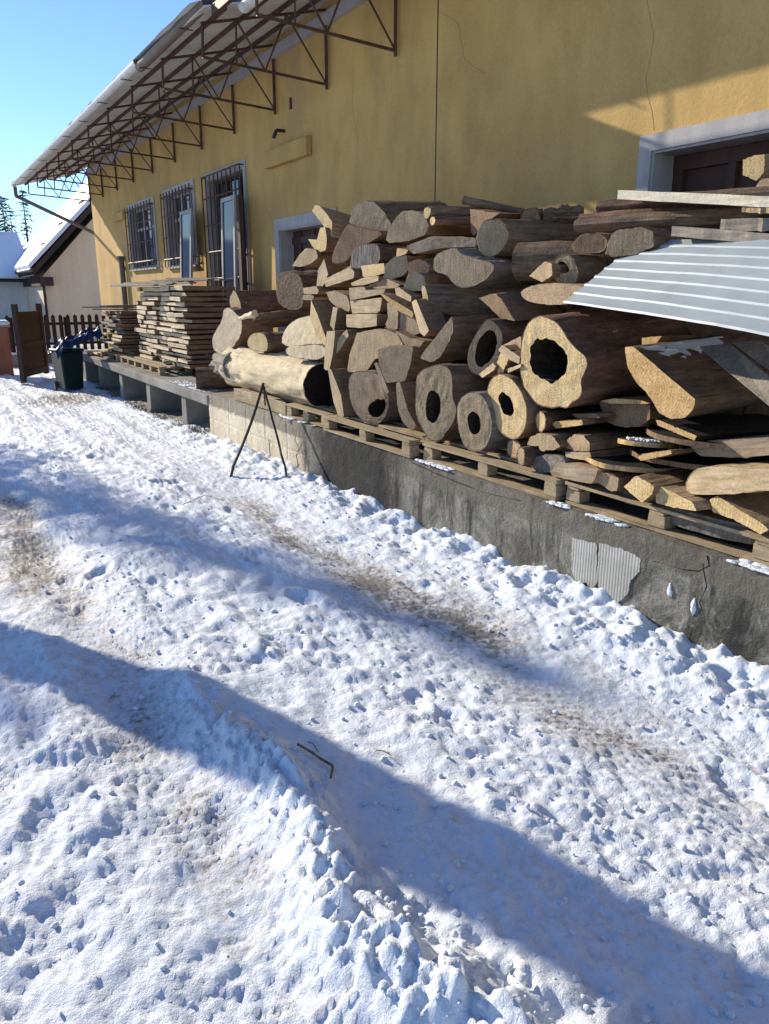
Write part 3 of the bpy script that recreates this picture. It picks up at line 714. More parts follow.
for y in TY:
    zb = 4.70; t = MB(); r_ = .026
    def b_(p_, q_, r=r_): t.bar((p_[0], y, p_[1]), (q_[0], y, q_[1]), r, 4)
    ZW = roof_z(WALL) - .10; xo = EX + .07; zo = roof_z(xo) - .09
    b_((WALL - .04, zb), (xo, zb + .10), .021); xt = 4.12 if y < 10.3 else xo; b_((WALL - .04, ZW), (xt, zo + (xt - xo) / (WALL - xo) * (ZW - zo)), .022); b_((WALL - .04, zb - .06), (WALL - .04, ZW), .024); b_((xo, zb + .10), (xo + .02, 5.17 if y < 10.3 else zo), .018)
    xm = (WALL + xo) / 2 - .1; xa = WALL - .55 * (WALL - xm) + .0
    tp = lambda x: zo + (x - xo) / (WALL - xo) * (ZW - zo); bp_ = lambda x: zb + .10 * (WALL - x) / (WALL - xo)
    x1, x2, x3 = WALL - .62, WALL - .95, xo + .35
    b_((WALL - .04, zb), (x1, tp(x1)), .014); b_((x1, tp(x1)), (x2, bp_(x2)), .014); b_((x2, bp_(x2)), (x2 - .38, tp(x2 - .38)), .014); b_((x2 - .38, tp(x2 - .38)), (x3 + .1, bp_(x3 + .1)), .014 if y > 10.3 else .01)
    t.build('truss', 'black_steel', wh)
# gutters: three runs, the middle one knocked askew
def gutter(p, q, mat='gutter_metal', r=.085):
    p = Vector(p); q = Vector(q); mb = MB(); K = 9; vs = []; d = (q - p).normalized(); s = d.cross(Vector((0, 0, 1))).normalized()
    for c in (p, q):
        for k in range(K + 1):
            an = math.pi * k / K + math.pi; vs.append(c + s * math.cos(an) * r + Vector((0, 0, 1)) * math.sin(an) * r)
        for k in range(K, -1, -1):
            an = math.pi * k / K + math.pi; vs.append(c + s * math.cos(an) * (r - .008) + Vector((0, 0, 1)) * math.sin(an) * (r - .008))
    n = 2 * K + 2; fs = [(k, (k + 1) % n, n + (k + 1) % n, n + k) for k in range(n)] + [tuple(range(n))[::-1], tuple(range(n, 2 * n))]
    mb.add(vs, fs); o = mb.build('gutter', mat, wh, smooth=False)
    L = (q - p).length; k = .8
    while k < L:
        c = p + d * k; MB().box(c.x - .095, c.x + .095, c.y - .012, c.y + .012, c.z - .095, c.z - .086).build('gutter_bracket', 'black_steel', o); k += 1.8
    return o
gutter((EX - .07, 13.1, EZ + .04), (EX - .07, YF, EZ + .04))
gutter((3.70, 10.32, 5.36), (3.59, 13.15, 5.24), 'pipe_metal', .085)
gutter((4.14, YN, 5.345), (4.14, 10.24, 5.345))
# snow lying on the canopy
def roof_snow(y0, y1, x0, x1, th):
    vs = []; fs = []; ny_ = int((y1 - y0) / .12); nx_ = 8
    for j in range(ny_ + 1):
        y = y0 + (y1 - y0) * j / ny_
        for i in range(nx_ + 1):
            x = x0 + (x1 - x0) * i / nx_ + (noise.noise(Vector((y * 1.5, 0, 2))) * .04 if i == 0 else 0)
            z = roof_z(max(x, EX)) + .045 + (th * (.75 + .7 * noise.noise(Vector((x * 2, y * 1.9, 1)))) if i > 0 else 0)
            vs.append((x, y, z))
    for j in range(ny_):
        for i in range(nx_): a = j * (nx_ + 1) + i; fs.append((a, a + 1, a + nx_ + 2, a + nx_ + 1))
    me = bpy.data.meshes.new('snow_cover'); me.from_pydata(vs, [], fs); me.update(); return link('snow_cover', me, 'snow_clean', smooth=True)
sn = roof_snow(YS + .1, YF, EX - .15, WALL, .10); tag(sn, 'blanket of snow on top of the long truss canopy', 'snow', kind='stuff')
sn = roof_snow(YN, YS - .1, 4.12, WALL, .07); tag(sn, 'snow on the shorter near end of the canopy above the pale gutter', 'snow', kind='stuff')
# downpipe from the far eave corner back to the building corner
mb = MB(); P0 = Vector((EX - .07, YF - .25, EZ - .06)); P1 = P0 + Vector((0, 0, -.28)); PC = at(92, 237, X=WALL - .02); PC.y = YE1 - .05; PC = Vector((WALL + .12, YE1 + .07, 3.72))
for a, b in ((P0, P1), (P1, PC), (PC, PC + Vector((0, 0, -3.9)))): mb.bar(a, b, .055, 10)
mb.build('downpipe', 'pipe_metal', wh, smooth=False)
mb = MB(); a = at(125, 259, X=WALL - .09); b = at(125, 300, X=WALL - .09); a.y = b.y; mb.bar((a.x, a.y, a.z), (b.x, a.y, .6), .075, 10); mb.box(a.x - .1, a.x + .08, a.y - .1, a.y + .1, a.z, a.z + .09)
mb.build('wall_pipe', 'pipe_metal', wh)

# ---- loose window frames and post leaning in front of the bars
def loose_frame(qp, x, label, th=.05, wd=.07, mat='white_frame', glass=True, name='window_frame'):
    c = [at(px, py, X=x) for px, py in qp]   # top-left, top-right, bottom-right, bottom-left
    cen = sum(c, Vector()) / 4; mb = MB()
    inn = []
    for k in range(4):
        a, b, p_ = c[k - 1], c[(k + 1) % 4], c[k]
        inn.append(p_ + (a - p_).normalized() * wd + (b - p_).normalized() * wd)
    for k in range(4): mb.prism([c[k], c[(k + 1) % 4], inn[(k + 1) % 4], inn[k]], (th, 0, 0))
    o = mb.build(name, mat); tag(o, label, 'window frame')
    if glass:
        g = MB(); g.prism([p_ + Vector((th * .4, 0, 0)) for p_ in inn], (.006, 0, 0)); g.build('pane', 'glass', o)
    return o
loose_frame([(179.5, 212), (191, 208.5), (190.5, 285), (180.5, 285)], WALL - .30, 'slim white window casement standing before the second barred window')
loose_frame([(220.5, 199), (234, 194.5), (236, 320), (223, 322)], WALL - .30, 'tall white door frame with dark glass leaning before the tallest barred window')
mb = MB(); a = at(236.5, 195, X=WALL - .35); b = at(237.5, 318, X=WALL - .35); mb.box(a.x, a.x + .08, a.y - .09, a.y + .06, b.z, a.z, .004)
tag(mb.build('post', 'gate_wood', bevel=.005), 'upright reddish brown wooden post beside the tall white leaning frame', 'post')
# ================================================================== TIMBER PILE
def lean(y): return 3.56 + max(0, 400 - y) * .0033       # the pile leans back with height
E1 = (1, -.10, .02)
PCS = [
 # name, label, outline, x or None, L, options
 ('log', 'short round log with a narrow pale oval end topping the far left heap', [(233,290),(229,299),(230.5,308),(235,318),(239,318),(241.5,309),(239.5,299),(235,291)], 3.9, .75, dict(yaw=8, bark='red_bark', face='pale_wood')),
 ('stump', 'gnarled swollen burl stump leaning at the far left of the heap', [(224,304),(222,322),(216,330),(212,338),(212,347),(217,353),(225,354),(231,350),(236,343),(241,335),(243,320),(235,312)], 3.75, .45, dict(face='bare_log', bark='brown_wood', rough=.03, edge=.02)),
 ('log', 'thick brown log lying under the short oval-ended log', [(238,322),(244,318),(256,312),(256,318),(250,326),(242,332)], 3.95, 1.2, dict(ext=(.75,-.66,.10), bark='dark_bark', face='pale_wood')),
 ('log', 'small pale stub with a cut face between the burl stump and the big dome-shaped log', [(247,340),(252,333),(262,332),(267,338),(268,347),(266,352),(255,351),(248,348)], 3.72, .6, dict(face='pale_wood')),
 ('bark_slab', 'rough bark slab lying on the big barkless log below the pale dome', [(285,347),(300,345),(322,344),(328,352),(320,360),(300,359),(287,356)], 3.66, .5, dict(face='bare_log', bark='grey_bark', rough=.02, edge=.012)),
 ('log', 'dark upright barked log behind the short oval-ended log', [(277,275),(283,271),(296,273),(302,279),(304,300),(300,310),(285,309),(276,300)], 4.25, .7, dict(face='dark_bark', bark='dark_bark', rough=.02)),
 ('wood_block', 'small square block stacked over another at the left of the three pale blocks', [(303,288),(316,286),(319,291),(317,294),(304,294)], 3.9, .6, dict(smooth_out=0)),
 ('wood_block', 'small square block just below its twin left of the three pale blocks', [(303,295),(312,294),(314,297),(312,300),(303,300)], 3.9, .6, dict(smooth_out=0)),
 ('split_log', 'long pale triangular splinter of split wood above the big dome log', [(311,300),(310,318),(316,336),(325,346),(327,341),(318,316)], 3.72, .6, dict(smooth_out=0, bark='brown_wood')),
 ('plank', 'narrow pale upright batten above the crossing boards', [(333,307),(337.5,308),(334,331),(330,325)], 3.75, .6, dict(smooth_out=0)),
 ('plank', 'wide pale upright board forming the lower leg of the crossing boards', [(327,331),(335,331),(333,353),(329,371),(324,369),(325,345)], 3.66, .6, dict(smooth_out=0)),
 ('plank', 'pale slanting board leaning against the upright one below the three stacked blocks', [(334,342),(347,329),(348.5,336),(338,352),(332,355)], 3.70, .7, dict(smooth_out=0)),
 ('plank', 'dark brown wide plank standing at a lean right of the big barkless log', [(328,370),(331,369),(341,395),(344,417),(339,418),(333,400)], 3.56, .55, dict(smooth_out=0, face='aged_wood', bark='brown_wood', yaw=0, tilt=0)),
 ('plank', 'pale square plank slanting up to the left above the small brown pieces', [(323,280),(349,267),(354,271),(354,278),(326,287)], 3.95, .5, dict(smooth_out=0)),
 ('splinter', 'pointed grey splinter standing upright above the slanting pale plank', [(324,259),(328,274),(325,282),(321,289),(316.5,287),(318,270)], 3.98, .25, dict(smooth_out=0, face='aged_wood')),
 ('wood_block', 'pale rectangular block on top of the low block column', [(361,266),(384,263),(385,273),(375,276),(363,277)], 3.95, .6, dict(smooth_out=0, face='pale_wood')),
 ('wood_block', 'thin pale offcut lying just above the three pale stacked blocks', [(351,283),(365,277),(379,276),(378,281),(364,285),(352,286)], 3.86, .6, dict(smooth_out=0)),
 ('wood_block', 'topmost of the three pale blocks stacked in a column, notched at its right', [(349,288),(364,286.5),(366,290),(385,289),(384,293.5),(372,296),(350,300.5)], 3.80, .6, dict(smooth_out=0)),
 ('wood_block', 'middle one of the three pale blocks stacked in a column', [(350,301),(382,297.5),(380,311),(377,313),(352,313.5)], 3.79, .6, dict(smooth_out=0)),
 ('wood_block', 'bottom one of the three pale blocks stacked in a column', [(346,314.5),(377,314),(376.5,326),(360,328),(346.5,327)], 3.76, .6, dict(smooth_out=0)),
 ('split_log', 'pale quarter log with flowing grain left of the block column', [(326,292),(335,290.5),(347,296),(350,305),(349,312),(338,308),(330,301)], 3.80, .6, dict(face='aged_wood')),
 ('split_log', 'broad half log with vertical drying cracks under the three pale blocks', [(357,333),(372,329.5),(386,329),(398,335),(404,346),(391,352),(374,360),(366,372),(347,372),(349,356)], 3.68, .7, dict(face='aged_wood', bark='dark_bark')),
 ('hollow_log', 'grey half hollow log with a curved opening at its foot beside the leaning dark plank', [(350,373),(362,370),(378,373),(387,385),(389,402),(386,416),(378,425),(366,424),(354,412),(348,392)], 3.62, .7, dict(hole=[(371,402),(380,398),(386,400),(385,411),(379,418),(371,417),(367,409)], face='grey_wood', bark='grey_bark')),
 ('slab', 'large flat grey slab leaning above the wedge-shaped piece', [(378,350),(392,345),(413,346),(411,362),(405,381),(386,383),(379,366)], 3.62, .45, dict(smooth_out=0, face='grey_wood', bark='brown_wood')),
 ('plank', 'thin pale board edge slanting down the left side of the flat grey slab', [(374,363),(377,362),(389,392),(386,395)], 3.58, .4, dict(smooth_out=0, face='aged_wood')),
 ('split_log', 'curved wedge of split wood between the half hollow log and the first hollow ring', [(396,384),(400,382),(408,411),(417,427),(411,431),(402,421),(397,405)], 3.58, .7, dict(face='aged_wood')),
 ('split_log', 'dark split log standing between the flat slab and the first hollow ring', [(404,384),(416,380),(417,400),(413,418),(407,408)], 3.75, .7, dict(face='brown_wood')),
 ('hollow_log', 'knobbly hollow log ring with an arch-shaped dark hole, leftmost of the upright rings', [(416,378),(421,370),(430,366),(441,363.5),(449,368),(452,377),(452,399),(457.5,408),(454,421),(447,431),(440,441),(430,442),(424,433),(418,422),(415,408),(416,390)], 3.56, .8, dict(hole=[(427,396),(433,388),(440,395),(441,411),(436,423),(429,424),(425,412)], face='aged_wood', rough=.02, edge=.006)),
 ('hollow_log', 'round hollow log ring with a small dark hole standing on the pallet edge', [(457,405),(462,396),(470,391),(480,393),(487,403),(491.5,417),(491,435),(485,449),(475,453),(465,448),(459,433),(457,418)], 3.53, .8, dict(hole=[(467,415),(473,411),(479,415),(481,425),(479,433),(473,434),(468,427)], face='aged_wood', bark='grey_bark')),
 ('hollow_log', 'pale oval hollow ring with an elongated hole beside the biggest hollow log', [(487,388),(491,378),(501,373),(511,378),(521,390),(527,408),(526.5,427),(518,439),(509,439),(500,433),(493,420),(488,403)], 3.58, .8, dict(hole=[(498,397),(503,391),(509,396),(513,404),(514,413),(508,417),(503,413),(500,405)], face='pale_wood')),
 ('hollow_log', 'biggest hollow log with a fresh scalloped pale face and a wide black hole', [(521,345),(524,329),(530,319),(536,316),(545,315.5),(555,321),(563,329),(569,341),(578,350),(586,356),(588,364),(585,372),(580,381),(583,391),(579,399),(572,402),(566,409),(560,406),(552,409),(544,407),(536,404),(529,396),(523,387),(520,372),(520,358)], 3.58, 1.0, dict(hole=[(533,343),(539,336),(545,340),(552,340),(559,345),(563,350),(568,357),(569,364),(563,377),(558,380),(552,385),(544,381),(537,377),(532,369),(529,362),(532,354),(529,349)], face='pale_wood', bark='red_bark', n=72, rough=.02, edge=.002, ext=(1,-.12,.05))),
 ('hollow_log', 'dull shaded hollow log with a tall oval hole above the small rings', [(487,318),(494,322),(502,331),(503.5,339),(501,347),(496,366),(483,378),(472,374),(467,364.5),(468,350),(475,335),(481,325)], 3.80, .9, dict(hole=[(488,329),(494,332),(497.5,338.5),(495.5,353),(488,363),(480,368.5),(475,363),(475,353),(478,340)], face='grey_wood')),
 ('wood_block', 'grey block end tucked left of the biggest hollow log', [(503,345),(521,336),(521,356),(512,352)], 3.72, .5, dict(smooth_out=0, face='grey_wood')),
 ('batten', 'short pale batten slanting over the top of the oval ring', [(498,350),(502,345),(520,357),(519,364),(506,358)], 3.60, .2, dict(smooth_out=0)),
 ('split_log', 'small pale arc of wood squeezed above the oval ring', [(497,362),(500,353),(506,352),(508,360),(503,372),(498,374)], 3.62, .3, dict()),
 ('batten', 'thin pale batten lying level between the oval ring and the biggest hollow log', [(506,369),(521,364),(521,367),(508,373)], 3.60, .3, dict(smooth_out=0)),
 ('batten', 'short orange-pale batten lying at the foot of the dull hollow log', [(479,374),(493,363),(496,366),(494,370),(482,378)], 3.62, .4, dict(smooth_out=0, face='aged_wood')),
 ('log', 'thick round log with a smooth grey sawn face high on the pile', [(476,240),(478,228),(485,220),(494,217.5),(503,220),(508,230),(508.5,238),(504,248),(497,256),(487,258),(480,253)], 4.15, 1.15, dict(face='grey_wood', bark='dark_bark', ext=(.93,-.34,-.02), yaw=-6)),
 ('split_log', 'brown triangular split log under the thin top stick', [(470,209),(490,212),(500,213),(481,225),(474,236),(471,232)], 4.3, .6, dict(smooth_out=0, face='brown_wood')),
 ('split_log', 'large half log with a domed top edge crowning the middle of the pile', [(349,222),(352,211),(357,204),(366,200.5),(375,203),(384,212),(391,224),(388,231),(370,229),(355,226)], 4.15, .8, dict(face='aged_wood', bark='dark_bark', tilt=8)),
 ('slab', 'brown curved bark slab hanging down from the domed half log', [(347,224),(353,226),(386,232),(372,241),(354,250),(346,262),(337,264),(331,263),(334,250),(341,236)], 4.02, .35, dict(face='brown_wood', bark='brown_wood')),
 ('slab', 'pale slab with a long lit edge tilted up at the upper left corner', [(312,211),(315,205),(320,206),(326,213),(332,222),(332,237),(326,230),(320,221)], 4.25, .75, dict(smooth_out=0, face='pale_wood', bark='grey_wood', ext=(.97,-.1,-.2))),
 ('split_log', 'jagged pale split log under the tilted slab at the upper left', [(308,239),(317,240),(320,228),(325,227),(327,240),(326,250),(318,253),(312,246),(310,242)], 4.2, .55, dict(smooth_out=0)),
 ('split_log', 'broken pale log end with ragged edges above the dark upright log', [(292,266),(300,254),(306,248),(316,250),(318,258),(310,264),(300,267)], 4.15, .6, dict(smooth_out=0, face='aged_wood', rough=.02)),
 ('split_log', 'rounded grey split log right of the domed half log on the skyline', [(386,240),(388,230),(394,220),(402,211),(412,211),(424,214),(429,226),(425,235),(408,241),(390,243)], 4.1, .8, dict(face='aged_wood', bark='brown_wood')),
 ('log', 'thin dark log with a small pale end lying on the skyline', [(424,208),(428,206.5),(431,208),(430,214),(427,220),(423.5,217)], 4.15, .6, dict(ext=(.8,-.6,0), bark='dark_bark')),
 ('log', 'smallest log stub tucked under the thin dark skyline log', [(430,217),(434,216),(435.5,221),(433,226),(430,225)], 4.15, .5, dict(ext=(.8,-.6,0))),
 ('plank', 'long grey and pale plank lying flat left of the smooth-faced round log', [(406,246),(432,236),(476,238),(476,246.5),(440,248),(413,254)], 4.05, .6, dict(smooth_out=0, face='grey_wood', bark='aged_wood')),
 ('wood_block', 'small bright triangular offcut under the long grey plank', [(397,248),(408,250),(406,254),(396,257)], 4.0, .3, dict(smooth_out=0)),
 ('split_log', 'pale half log with vertical grain under the bright offcut', [(383,278),(386,264),(395,256),(407,256),(408.5,270),(402,276),(390,279)], 3.93, .7, dict(face='aged_wood')),
 ('split_log', 'dull brown split log beside the pale half log with vertical grain', [(408,275),(409,262),(420,259),(430,265),(427,274),(418,277)], 3.95, .7, dict(face='brown_wood')),
 ('stump', 'twisted whitish root piece with a pointed grey top in the middle of the pile', [(433,272),(434,255),(444,251),(455,246.5),(459,253),(475,258),(494,263),(493,272),(481,283),(463,289),(453,284),(446,274)], 3.95, .5, dict(face='aged_wood', bark='grey_bark', rough=.02)),
 ('log', 'dark barked log with light vertical streaks lying under the domed half log', [(350,268),(351,252),(358,245),(372,243),(380,247),(380,262),(372,266),(357,269)], 4.05, .8, dict(face='striped_bark', bark='dark_bark', rough=.015)),
 ('split_log', 'pinkish ragged block end above the crossing bright boards', [(403,288),(408,275),(414,272),(423,275),(427,286),(420,291),(411,291)], 3.86, .6, dict(face='aged_wood', smooth_out=0)),
 ('log', 'long dark round log with a thin white rim in the middle of the pile', [(421,286),(425,284.5),(428.5,300),(427,315),(424,315),(423,300)], 3.82, 1.0, dict(ext=(.80,-.60,.0), bark='dark_bark', face='aged_wood')),
 ('slab', 'brown curved board end above the dull hollow log', [(479,298),(495,293),(502,300),(508,310),(515,321),(500,318),(488,306)], 3.90, .5, dict(face='brown_wood', smooth_out=0)),
 ('split_log', 'quarter log with a pale lower face left of the dull hollow log', [(452,316),(453,331),(447,346),(440,357),(431,363),(420,358),(425,350),(437,335)], 3.70, .8, dict(face='aged_wood', bark='dark_bark')),
 ('plank', 'short bright board lying at the top of the crossing bright boards', [(395,288),(399,287.5),(411,296),(411,302),(396,295)], 3.78, .25, dict(smooth_out=0)),
 ('plank', 'longest bright board slanting down to the right in the middle of the pile', [(411.5,302),(416,299),(429,331),(424,336.5),(419.5,332)], 3.70, .2, dict(smooth_out=0)),
 ('plank', 'orange-tinged board slanting behind the longest bright board', [(379,293),(383,294),(413,312),(413,318),(396,310)], 3.76, .25, dict(smooth_out=0, face='fresh_wood')),
 ('split_log', 'pale bent split log right of the three stacked blocks', [(387,303),(393,303),(398,312),(397.5,328),(391,332),(385,325),(388,318)], 3.76, .6, dict(face='aged_wood')),
 ('split_log', 'grey split face with vertical grain behind the longest bright board', [(398,311),(413,314),(420,333),(407,338),(397,331)], 3.80, .6, dict(face='grey_wood')),
 ('split_log', 'wide dull slab lying under the longest bright board', [(396,331),(410,338),(424,341),(419,348),(404,345),(396,338)], 3.72, .6, dict(face='grey_wood')),
 ('split_log', 'rounded dark half log lying above the top stacked block', [(366,288),(374,281),(388,279),(400,285),(396,288),(380,289)], 3.88, .6, dict(face='grey_wood')),
 ('hollow_log', 'small grey hollow log in the shade behind the upper end of the metal sheet', [(552,268),(555,257),(563,253),(572,256),(578,268),(577,284),(569,287),(560,286),(554,279)], 4.05, .7, dict(hole=[(556,268),(559,262),(565,262),(569,268),(569,273),(559,274)], face='grey_wood')),
 ('wood_block', 'pale wedge-shaped block left of the small shaded hollow log', [(529,276),(545,261),(552,264),(552,276),(542,282)], 4.0, .5, dict(smooth_out=0, face='aged_wood')),
 ('log', 'round brown log above the small shaded hollow log', [(571,246),(577,237),(587,233),(600,233),(608,241),(604,252),(586,254),(575,253)], 4.15, .7, dict(face='brown_wood')),
 ('log', 'pale weathered log lying flat left of the metal sheet', [(519,294),(526,287),(545,283),(575,284),(590,290),(575,304),(545,305),(526,301)], 3.86, .5, dict(face='grey_wood', bark='grey_wood')),
 ('split_log', 'rounded grey log with a small sunlit tip above the metal sheet', [(605,254),(608,243),(612,233),(622,229),(640,227),(653,232),(654,247),(632,255),(615,257)], 4.2, .7, dict(face='grey_wood', bark='dark_bark')),
 ('half_beam', 'massive half beam with a snow-covered top and a bright orange sawn face', [(625,347),(633,346.5),(661,370),(696,400),(692,411),(683,418.5),(670,419),(659,413),(650,397),(635,381),(627,366)], 3.62, 1.1, dict(smooth_out=0, face='fresh_wood', bark='dark_bark', ext=(1,-.06,.06), rough=.006)),
 ('wood_block', 'small orange block corner showing above the massive half beam', [(642,338),(662,336),(655,344),(645,347),(642,346)], 3.95, .4, dict(smooth_out=0, face='fresh_wood')),
 ('split_log', 'dark barked half log with a thin orange upper edge under the massive half beam', [(599,402),(612,399),(640,401),(650,404),(650,420),(640,427),(620,427),(606,422)], 3.74, .8, dict(face='brown_wood', bark='dark_bark')),
 ('batten', 'thin orange edge board lying on top of the dark barked half log', [(600,401),(613,398.5),(640,400),(649,403.5),(640,404),(610,403.5)], 3.70, .25, dict(smooth_out=0, face='fresh_wood')),
 ('plank', 'black-topped plank with a thin pale edge sticking out under the massive half beam', [(656,420),(660,420.5),(697,436),(694,440.5),(657,425)], 3.58, .8, dict(smooth_out=0, face='fresh_wood', bark='char')),
 ('batten', 'short bright yellow batten poking out below the snow-dusted round slab', [(638,457),(642,454),(671,450),(672,454),(650,459),(640,461)], 3.58, .3, dict(smooth_out=0, face='fresh_wood')),
 ('plank', 'grey weathered plank lying on the pallet left of the two square block ends', [(551,472),(558,462),(575,464),(598,470),(595,478),(592,484),(570,480),(552,476)], 3.56, .5, dict(smooth_out=0, face='grey_wood', bark='grey_wood')),
 ('wood_block', 'squarish pale block end right of the grey weathered plank', [(597,472),(612,473.5),(619,478),(617,491),(610,491),(595,480)], 3.56, .6, dict(smooth_out=0, face='aged_wood')),
 ('wood_block', 'larger tilted square block end in the middle of the near pallet', [(624,487),(636,475.5),(654,486),(652,494),(642,503)], 3.53, .5, dict(smooth_out=0, face='pale_wood')),
 ('wood_block', 'low wedge with a pale lower face right of the tilted square block', [(655,483),(660,486),(692,502),(697,511),(676,508),(656,503)], 3.53, .6, dict(smooth_out=0, face='pale_wood', bark='grey_wood')),
 ('beam', 'thick hewn beam with a rounded pale end running off the right side of the pile', [(684,486),(689,474),(701,466),(730,466),(769,468),(830,478),(830,500),(769,489),(740,494),(700,495),(687,493)], 3.54, .30, dict(smooth_out=1, face='aged_wood', bark='aged_wood', n=60)),
 ('slab', 'thick grey slab with a pale slanting edge at the near dock end', [(710,500),(717,496),(763,524),(768,530),(760,534),(735,520),(712,512)], 3.56, .6, dict(smooth_out=0, face='pale_wood', bark='grey_wood')),
 ('plank', 'smooth dark grey board lying flat between the black-topped plank and the hewn beam', [(690,446),(700,441),(760,438),(800,440),(800,452),(740,458),(700,456)], 3.72, .5, dict(smooth_out=0, face='grey_wood', bark='old_board')),
 ('log', 'short peeled log with a neat pale oval end under the biggest hollow log', [(535,421),(537,413),(541,410),(545,414),(546.5,422),(544.5,430),(540.5,433),(536.5,429)], 3.58, .5, dict(face='pale_wood')),
 ('batten', 'bright orange square batten right of the neat oval log end', [(552,424),(555,421.5),(582,420),(583,425),(556,428.5)], 3.60, .35, dict(smooth_out=0, face='fresh_wood')),
 ('batten', 'brown flat batten just above the bright orange batten', [(571,414),(597,413.5),(600,418),(578,419)], 3.66, .4, dict(smooth_out=0, face='brown_wood')),
 ('split_log', 'arched pale half ring lying on the pallet right of the small stubs', [(527,445),(530,437),(540,433),(552,435),(560,446),(555,450),(541,451),(538,446),(532,446)], 3.60, .6, dict(face='aged_wood')),
 ('split_log', 'half-moon shaped grey log end right of the arched half ring', [(563,447),(567,439),(575,434),(584,436),(590,444),(589,451),(575,451)], 3.62, .6, dict(face='grey_wood')),
 ('plank', 'pale flat board under the half-moon shaped log end', [(565,452),(590,452),(592,461),(575,459),(566,457)], 3.60, .5, dict(smooth_out=0, face='aged_wood')),
 ('log', 'small upright oval stub at the pallet edge below the oval ring', [(516,456),(518,448),(521,446),(524.5,450),(525,460),(523,466),(519,465)], 3.54, .5, dict(face='aged_wood')),
 ('log', 'small shaded round log end behind the upright oval stub', [(506,448),(509,440),(516,439),(521,445),(520,455),(515,459),(508,456)], 3.66, .5, dict(face='grey_wood')),
 ('log', 'dark grey barked log lying low right of the small upright stub', [(530,463),(535,457),(548,454),(562,456),(566,464),(562,471),(545,473),(533,471)], 3.60, .5, dict(face='grey_bark', bark='grey_bark', rough=.015)),
]
for nm, lb, poly, x, L, kw in PCS:
    if sum(q[1] for q in poly) / len(poly) > 438: x -= .05
    qx = sum(q[0] for q in poly) / len(poly); qy = sum(q[1] for q in poly) / len(poly)
    turned = ((345 < qx < 420 and qy < 250) or (405 < qx < 515 and 225 < qy < 295) or (qx > 545 and qy < 290) or (465 < qx < 500 and 330 < qy < 370)
              or (376 < qx < 412 and 350 < qy < 410) or (430 < qx < 450 and 320 < qy < 350) or (383 < qx < 425 and 255 < qy < 280) or (345 < qx < 380 and 385 < qy < 420))
    if 'yaw' not in kw or turned: kw['yaw'] = random.uniform(12, 20) if turned else (random.uniform(4, 11) if qx < 300 else random.uniform(-3, 8) if qx < 420 else random.uniform(-14, -2))
    if 'knobbly' in lb: kw['yaw'] = 12
    if 'small dark hole standing' in lb: kw['yaw'] = 9
    if 'ext' not in kw: kw['ext'] = (1, random.uniform(-.16, .04), random.uniform(-.02, .05))
    if nm == 'split_log' and 'smooth_out' not in kw: kw['smooth_out'] = 0; kw['edge'] = .008
    if 'face' not in kw: kw['face'] = 'pale_wood'
    if 'bark' not in kw: kw['bark'] = 'brown_wood' if kw.get('smooth_out') == 0 else random.choice(['dark_bark', 'dark_bark', 'red_bark', 'brown_wood'])
    if nm in ('plank', 'batten', 'beam', 'wood_block', 'splinter'):
        kw['grain'] = True
        if nm != 'wood_block' or 'three pale' in lb: kw['face'] = {'pale_wood': 'side_grain', 'fresh_wood': 'fresh_wood', 'aged_wood': 'side_grain', 'grey_wood': 'side_grey', 'brown_wood': 'brown_wood'}.get(kw['face'], kw['face'])
    piece(nm, lb, poly, x, L, **kw)
G = 'cut timber piled on the loading dock'
# lying logs and big bodies
def pt(px, py, x): return at(px, py, X=x)
rod('log', 'biggest barkless pale log lying lengthwise on the sunlit pallet', pt(324, 386, 3.80), pt(236, 366, 3.84), .255, .27, n=56, bark='bare_log', face='char', rough=.024, group=G, nr=14)
rod('stump', 'rough barked grey stump behind the far end of the biggest barkless log', pt(237, 366, 3.72), pt(222, 364, 3.85), .20, .17, n=40, bark='grey_bark', face='grey_bark', rough=.04, group=G)
piece('log', 'pale dome-shaped barkless log above the biggest barkless log', [(282,345),(282,336),(286,328),(293,321),(304,316.5),(316,315),(325,318),(331,329),(333,344),(320,347),(300,348)], 3.86, .35, yaw=2, tilt=10, face='bare_log', bark='bare_log', ext=(1,-.2,0), group=G)
rod('log', 'dark short log behind the small pale stub', pt(275, 343, 3.95), pt(300, 338, 4.6), .13, .12, n=40, bark='dark_bark', face='brown_wood', group=G)
rod('pole', 'thin peeled pole with a round pale end sticking up on the skyline of the pile', pt(463.5, 200, 4.28), pt(523, 212, 4.55), .035, .03, n=18, bark='dark_bark', face='pale_wood', rough=.004, group=G)
rod('pole', 'small pale twisted stick lying on the thick brown log at the left heap', pt(240, 318.5, 3.7), pt(255, 314, 3.7), .02, .045, n=18, bark='bare_log', face='pale_wood', rough=.01, group=G)
rod('log', 'short log with a big grey round end beside the dock corner', pt(196, 379, 3.56), pt(196, 379, 3.56) + Vector((.75, -.25, 0)), .165, .16, n=44, bark='dark_bark', face='grey_wood', rough=.012, group=G)
rod('bark_slab', 'ragged grey bark piece lying on the slab before the tall lumber stack', pt(168, 362, 3.9), pt(212, 356, 4.3), .10, .07, n=36, bark='grey_bark', face='grey_bark', rough=.04, flat=.45, group=G)
rod('log', 'black knotty log silhouetted against the sunlit wall above the metal sheet', pt(543, 215, 4.55), pt(583, 214, 4.8), .05, .07, n=30, bark='dark_bark', face='brown_wood', rough=.02, group=G)
rod('log', 'dark stub end right of the thin pole on the skyline', pt(530, 219, 4.45), pt(545, 218, 4.9), .085, .08, n=30, bark='dark_bark', face='brown_wood', rough=.01, group=G)
